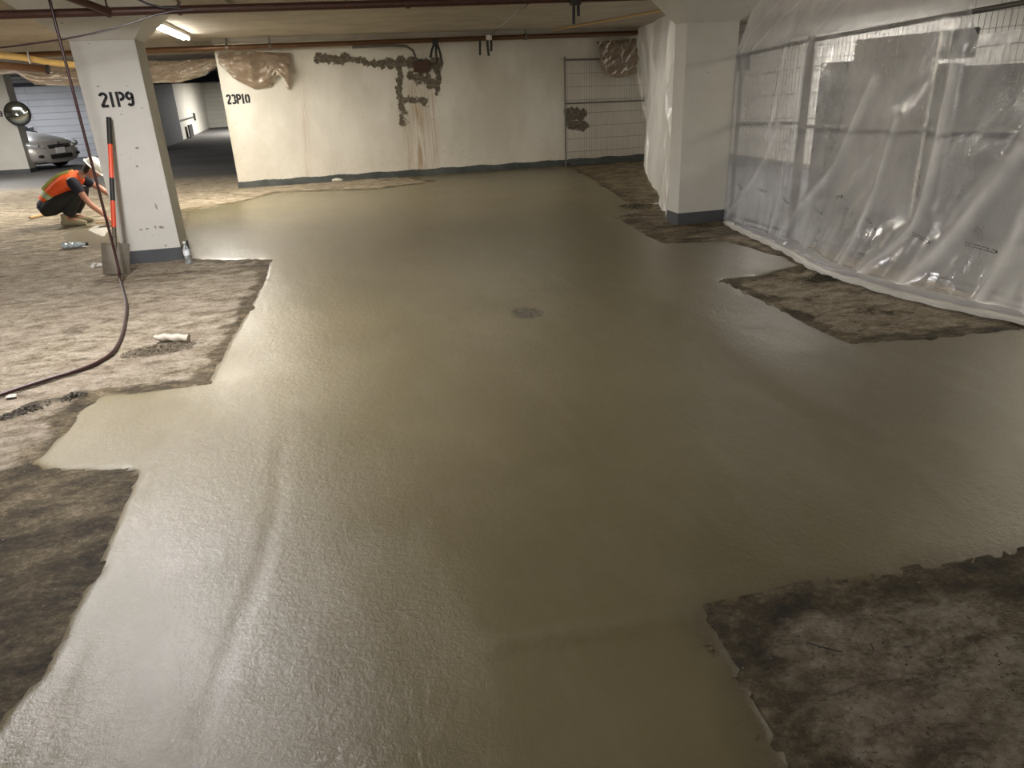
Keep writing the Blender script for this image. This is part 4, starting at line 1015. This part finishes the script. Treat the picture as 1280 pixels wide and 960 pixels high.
# hair at the nape, hardhat
pp(MB().ball(hp_((-.03, 0, -.015)), (.080, .080, .10), 14, 9, 0, 0, Mh), 'hair', M['hair'])
prof = [(.135, -.004), (.136, .004), (.118, .012), (.116, .04), (.106, .075), (.082, .105), (.045, .122), (.001, .127)]
hm = MB(); rings = []
for (r, z) in prof:
    rings.append([hp_((r*1.12*math.cos(q_)-.005+(.025 if (math.cos(q_) > .5 and r > .13) else 0), r*.93*math.sin(q_), z+.035)) for q_ in [2*PI*k/26 for k in range(26)]])
hh = pp(hm.loft(rings), 'hardhat', M['hat'])
pp(MB().tube([hp_((.10, 0, .13)), hp_((.05, 0, .160)), hp_((0, 0, .166)), hp_((-.06, 0, .158)), hp_((-.11, 0, .125))], [.008, .012, .012, .012, .008], 8), 'ridge', M['hat'], hh)

# ------------------------------------------------------------------ lights
tube_m = mat_emit('fluorescent_tube', (1, .95, .84), 38)
def lamp_fixture(x, y, z, L_, label, axis='Y', mat=tube_m, group='strip lights on the ceiling'):
    t = thing('ceiling_light', label, 'ceiling light', (x, y, z-.1), group)
    dx, dy = (0, L_/2) if axis == 'Y' else (L_/2, 0)
    sz = (.14, L_, .05) if axis == 'Y' else (L_, .14, .05)
    part(MB().box((x, y, z-.025), sz, bev=.006), 'housing', M['hat'], t)
    for o_ in (-.035, .035):
        ox, oy = (o_, 0) if axis == 'Y' else (0, o_)
        part(MB().tube([(x+ox-dx*.95, y+oy-dy*.95, z-.072), (x+ox+dx*.95, y+oy+dy*.95, z-.072)], .018, 10), 'tube', mat, t, True)
def area(name, loc, sx, sy, power, col, rot=(0, 0, 0)):
    l = bpy.data.lights.new(name, 'AREA'); l.shape = 'RECTANGLE'; l.size = sx; l.size_y = sy; l.energy = power; l.color = col
    o_ = bpy.data.objects.new(name, l); C.objects.link(o_); o_.location = loc; o_.rotation_euler = rot; return o_
WARM = (1, .94, .83); NEU = (1, .96, .90); COOL = (.90, .94, 1)
lamp_fixture(-1.93, 12.3, 2.54, 2.2, 'lit strip light glowing on the ceiling right of the 21P9 pillar')
area('lamp_back', (-1.93, 12.3, 2.42), .22, 2.4, 88, WARM)
area('fill_centre', (2.2, 11.2, 2.45), 2.6, 2.6, 12, (1,.93,.78))  # added soft fill, no fixture here; lightens the middle and far floor
area('fill_behind', (-1.0, -4.5, 2.2), 5, 1.2, 70, (1,.94,.86), (math.radians(80), 0, 0))  # added fill behind the camera, lifts the faces turned towards it
lamp_fixture(-1.75, 4.7, 2.54, 2.6, 'strip light on the ceiling above the left side, before the pillar', mat=mat_emit('fluorescent_tube_cool', (.95, .95, 1), 20))
area('lamp_near', (-1.75, 4.7, 2.42), .25, 2.6, 92, (.98, .95, .96))
area('bay_light', (-9.0, 24.6, 2.4), 1.5, .5, 60, COOL)
area('bay_light', (-7.6, 18.0, 2.4), 1.5, .4, 130, NEU)  # unseen light added to brighten the distant pillar and the car front
area('lamp_bay_left', (-6.0, 13, 2.4), 1.2, .3, 90, NEU)
area('lamp_corridor', (-2.5, 41, 2.4), 1.0, 6, 560, NEU)
area('lamp_right_bay', (7.5, 4.8, 2.45), 1.9, 2.6, 42, (1, .92, .74))
area('wash_right_wall', (8.2, 4.6, 2.4), .15, 2.0, 60, (1, .93, .74))  # unseen strip added to wash the top of the right wall brighter
area('lamp_right_bay', (7.3, 10.5, 2.45), .3, 2.2, 60, NEU)
w = bpy.data.worlds.new('world'); bpy.context.scene.world = w; w.use_nodes = True
w.node_tree.nodes['Background'].inputs[0].default_value = (.9, .88, .82, 1); w.node_tree.nodes['Background'].inputs[1].default_value = .09
sc = bpy.context.scene
sc.view_settings.view_transform = 'Standard'; sc.view_settings.look = 'None'; sc.view_settings.gamma = 1; sc.view_settings.use_curve_mapping = False
sc.view_settings.exposure = 0.95
for k in list(bpy.data.objects):
    if '_w' in k.keys(): del k['_w']
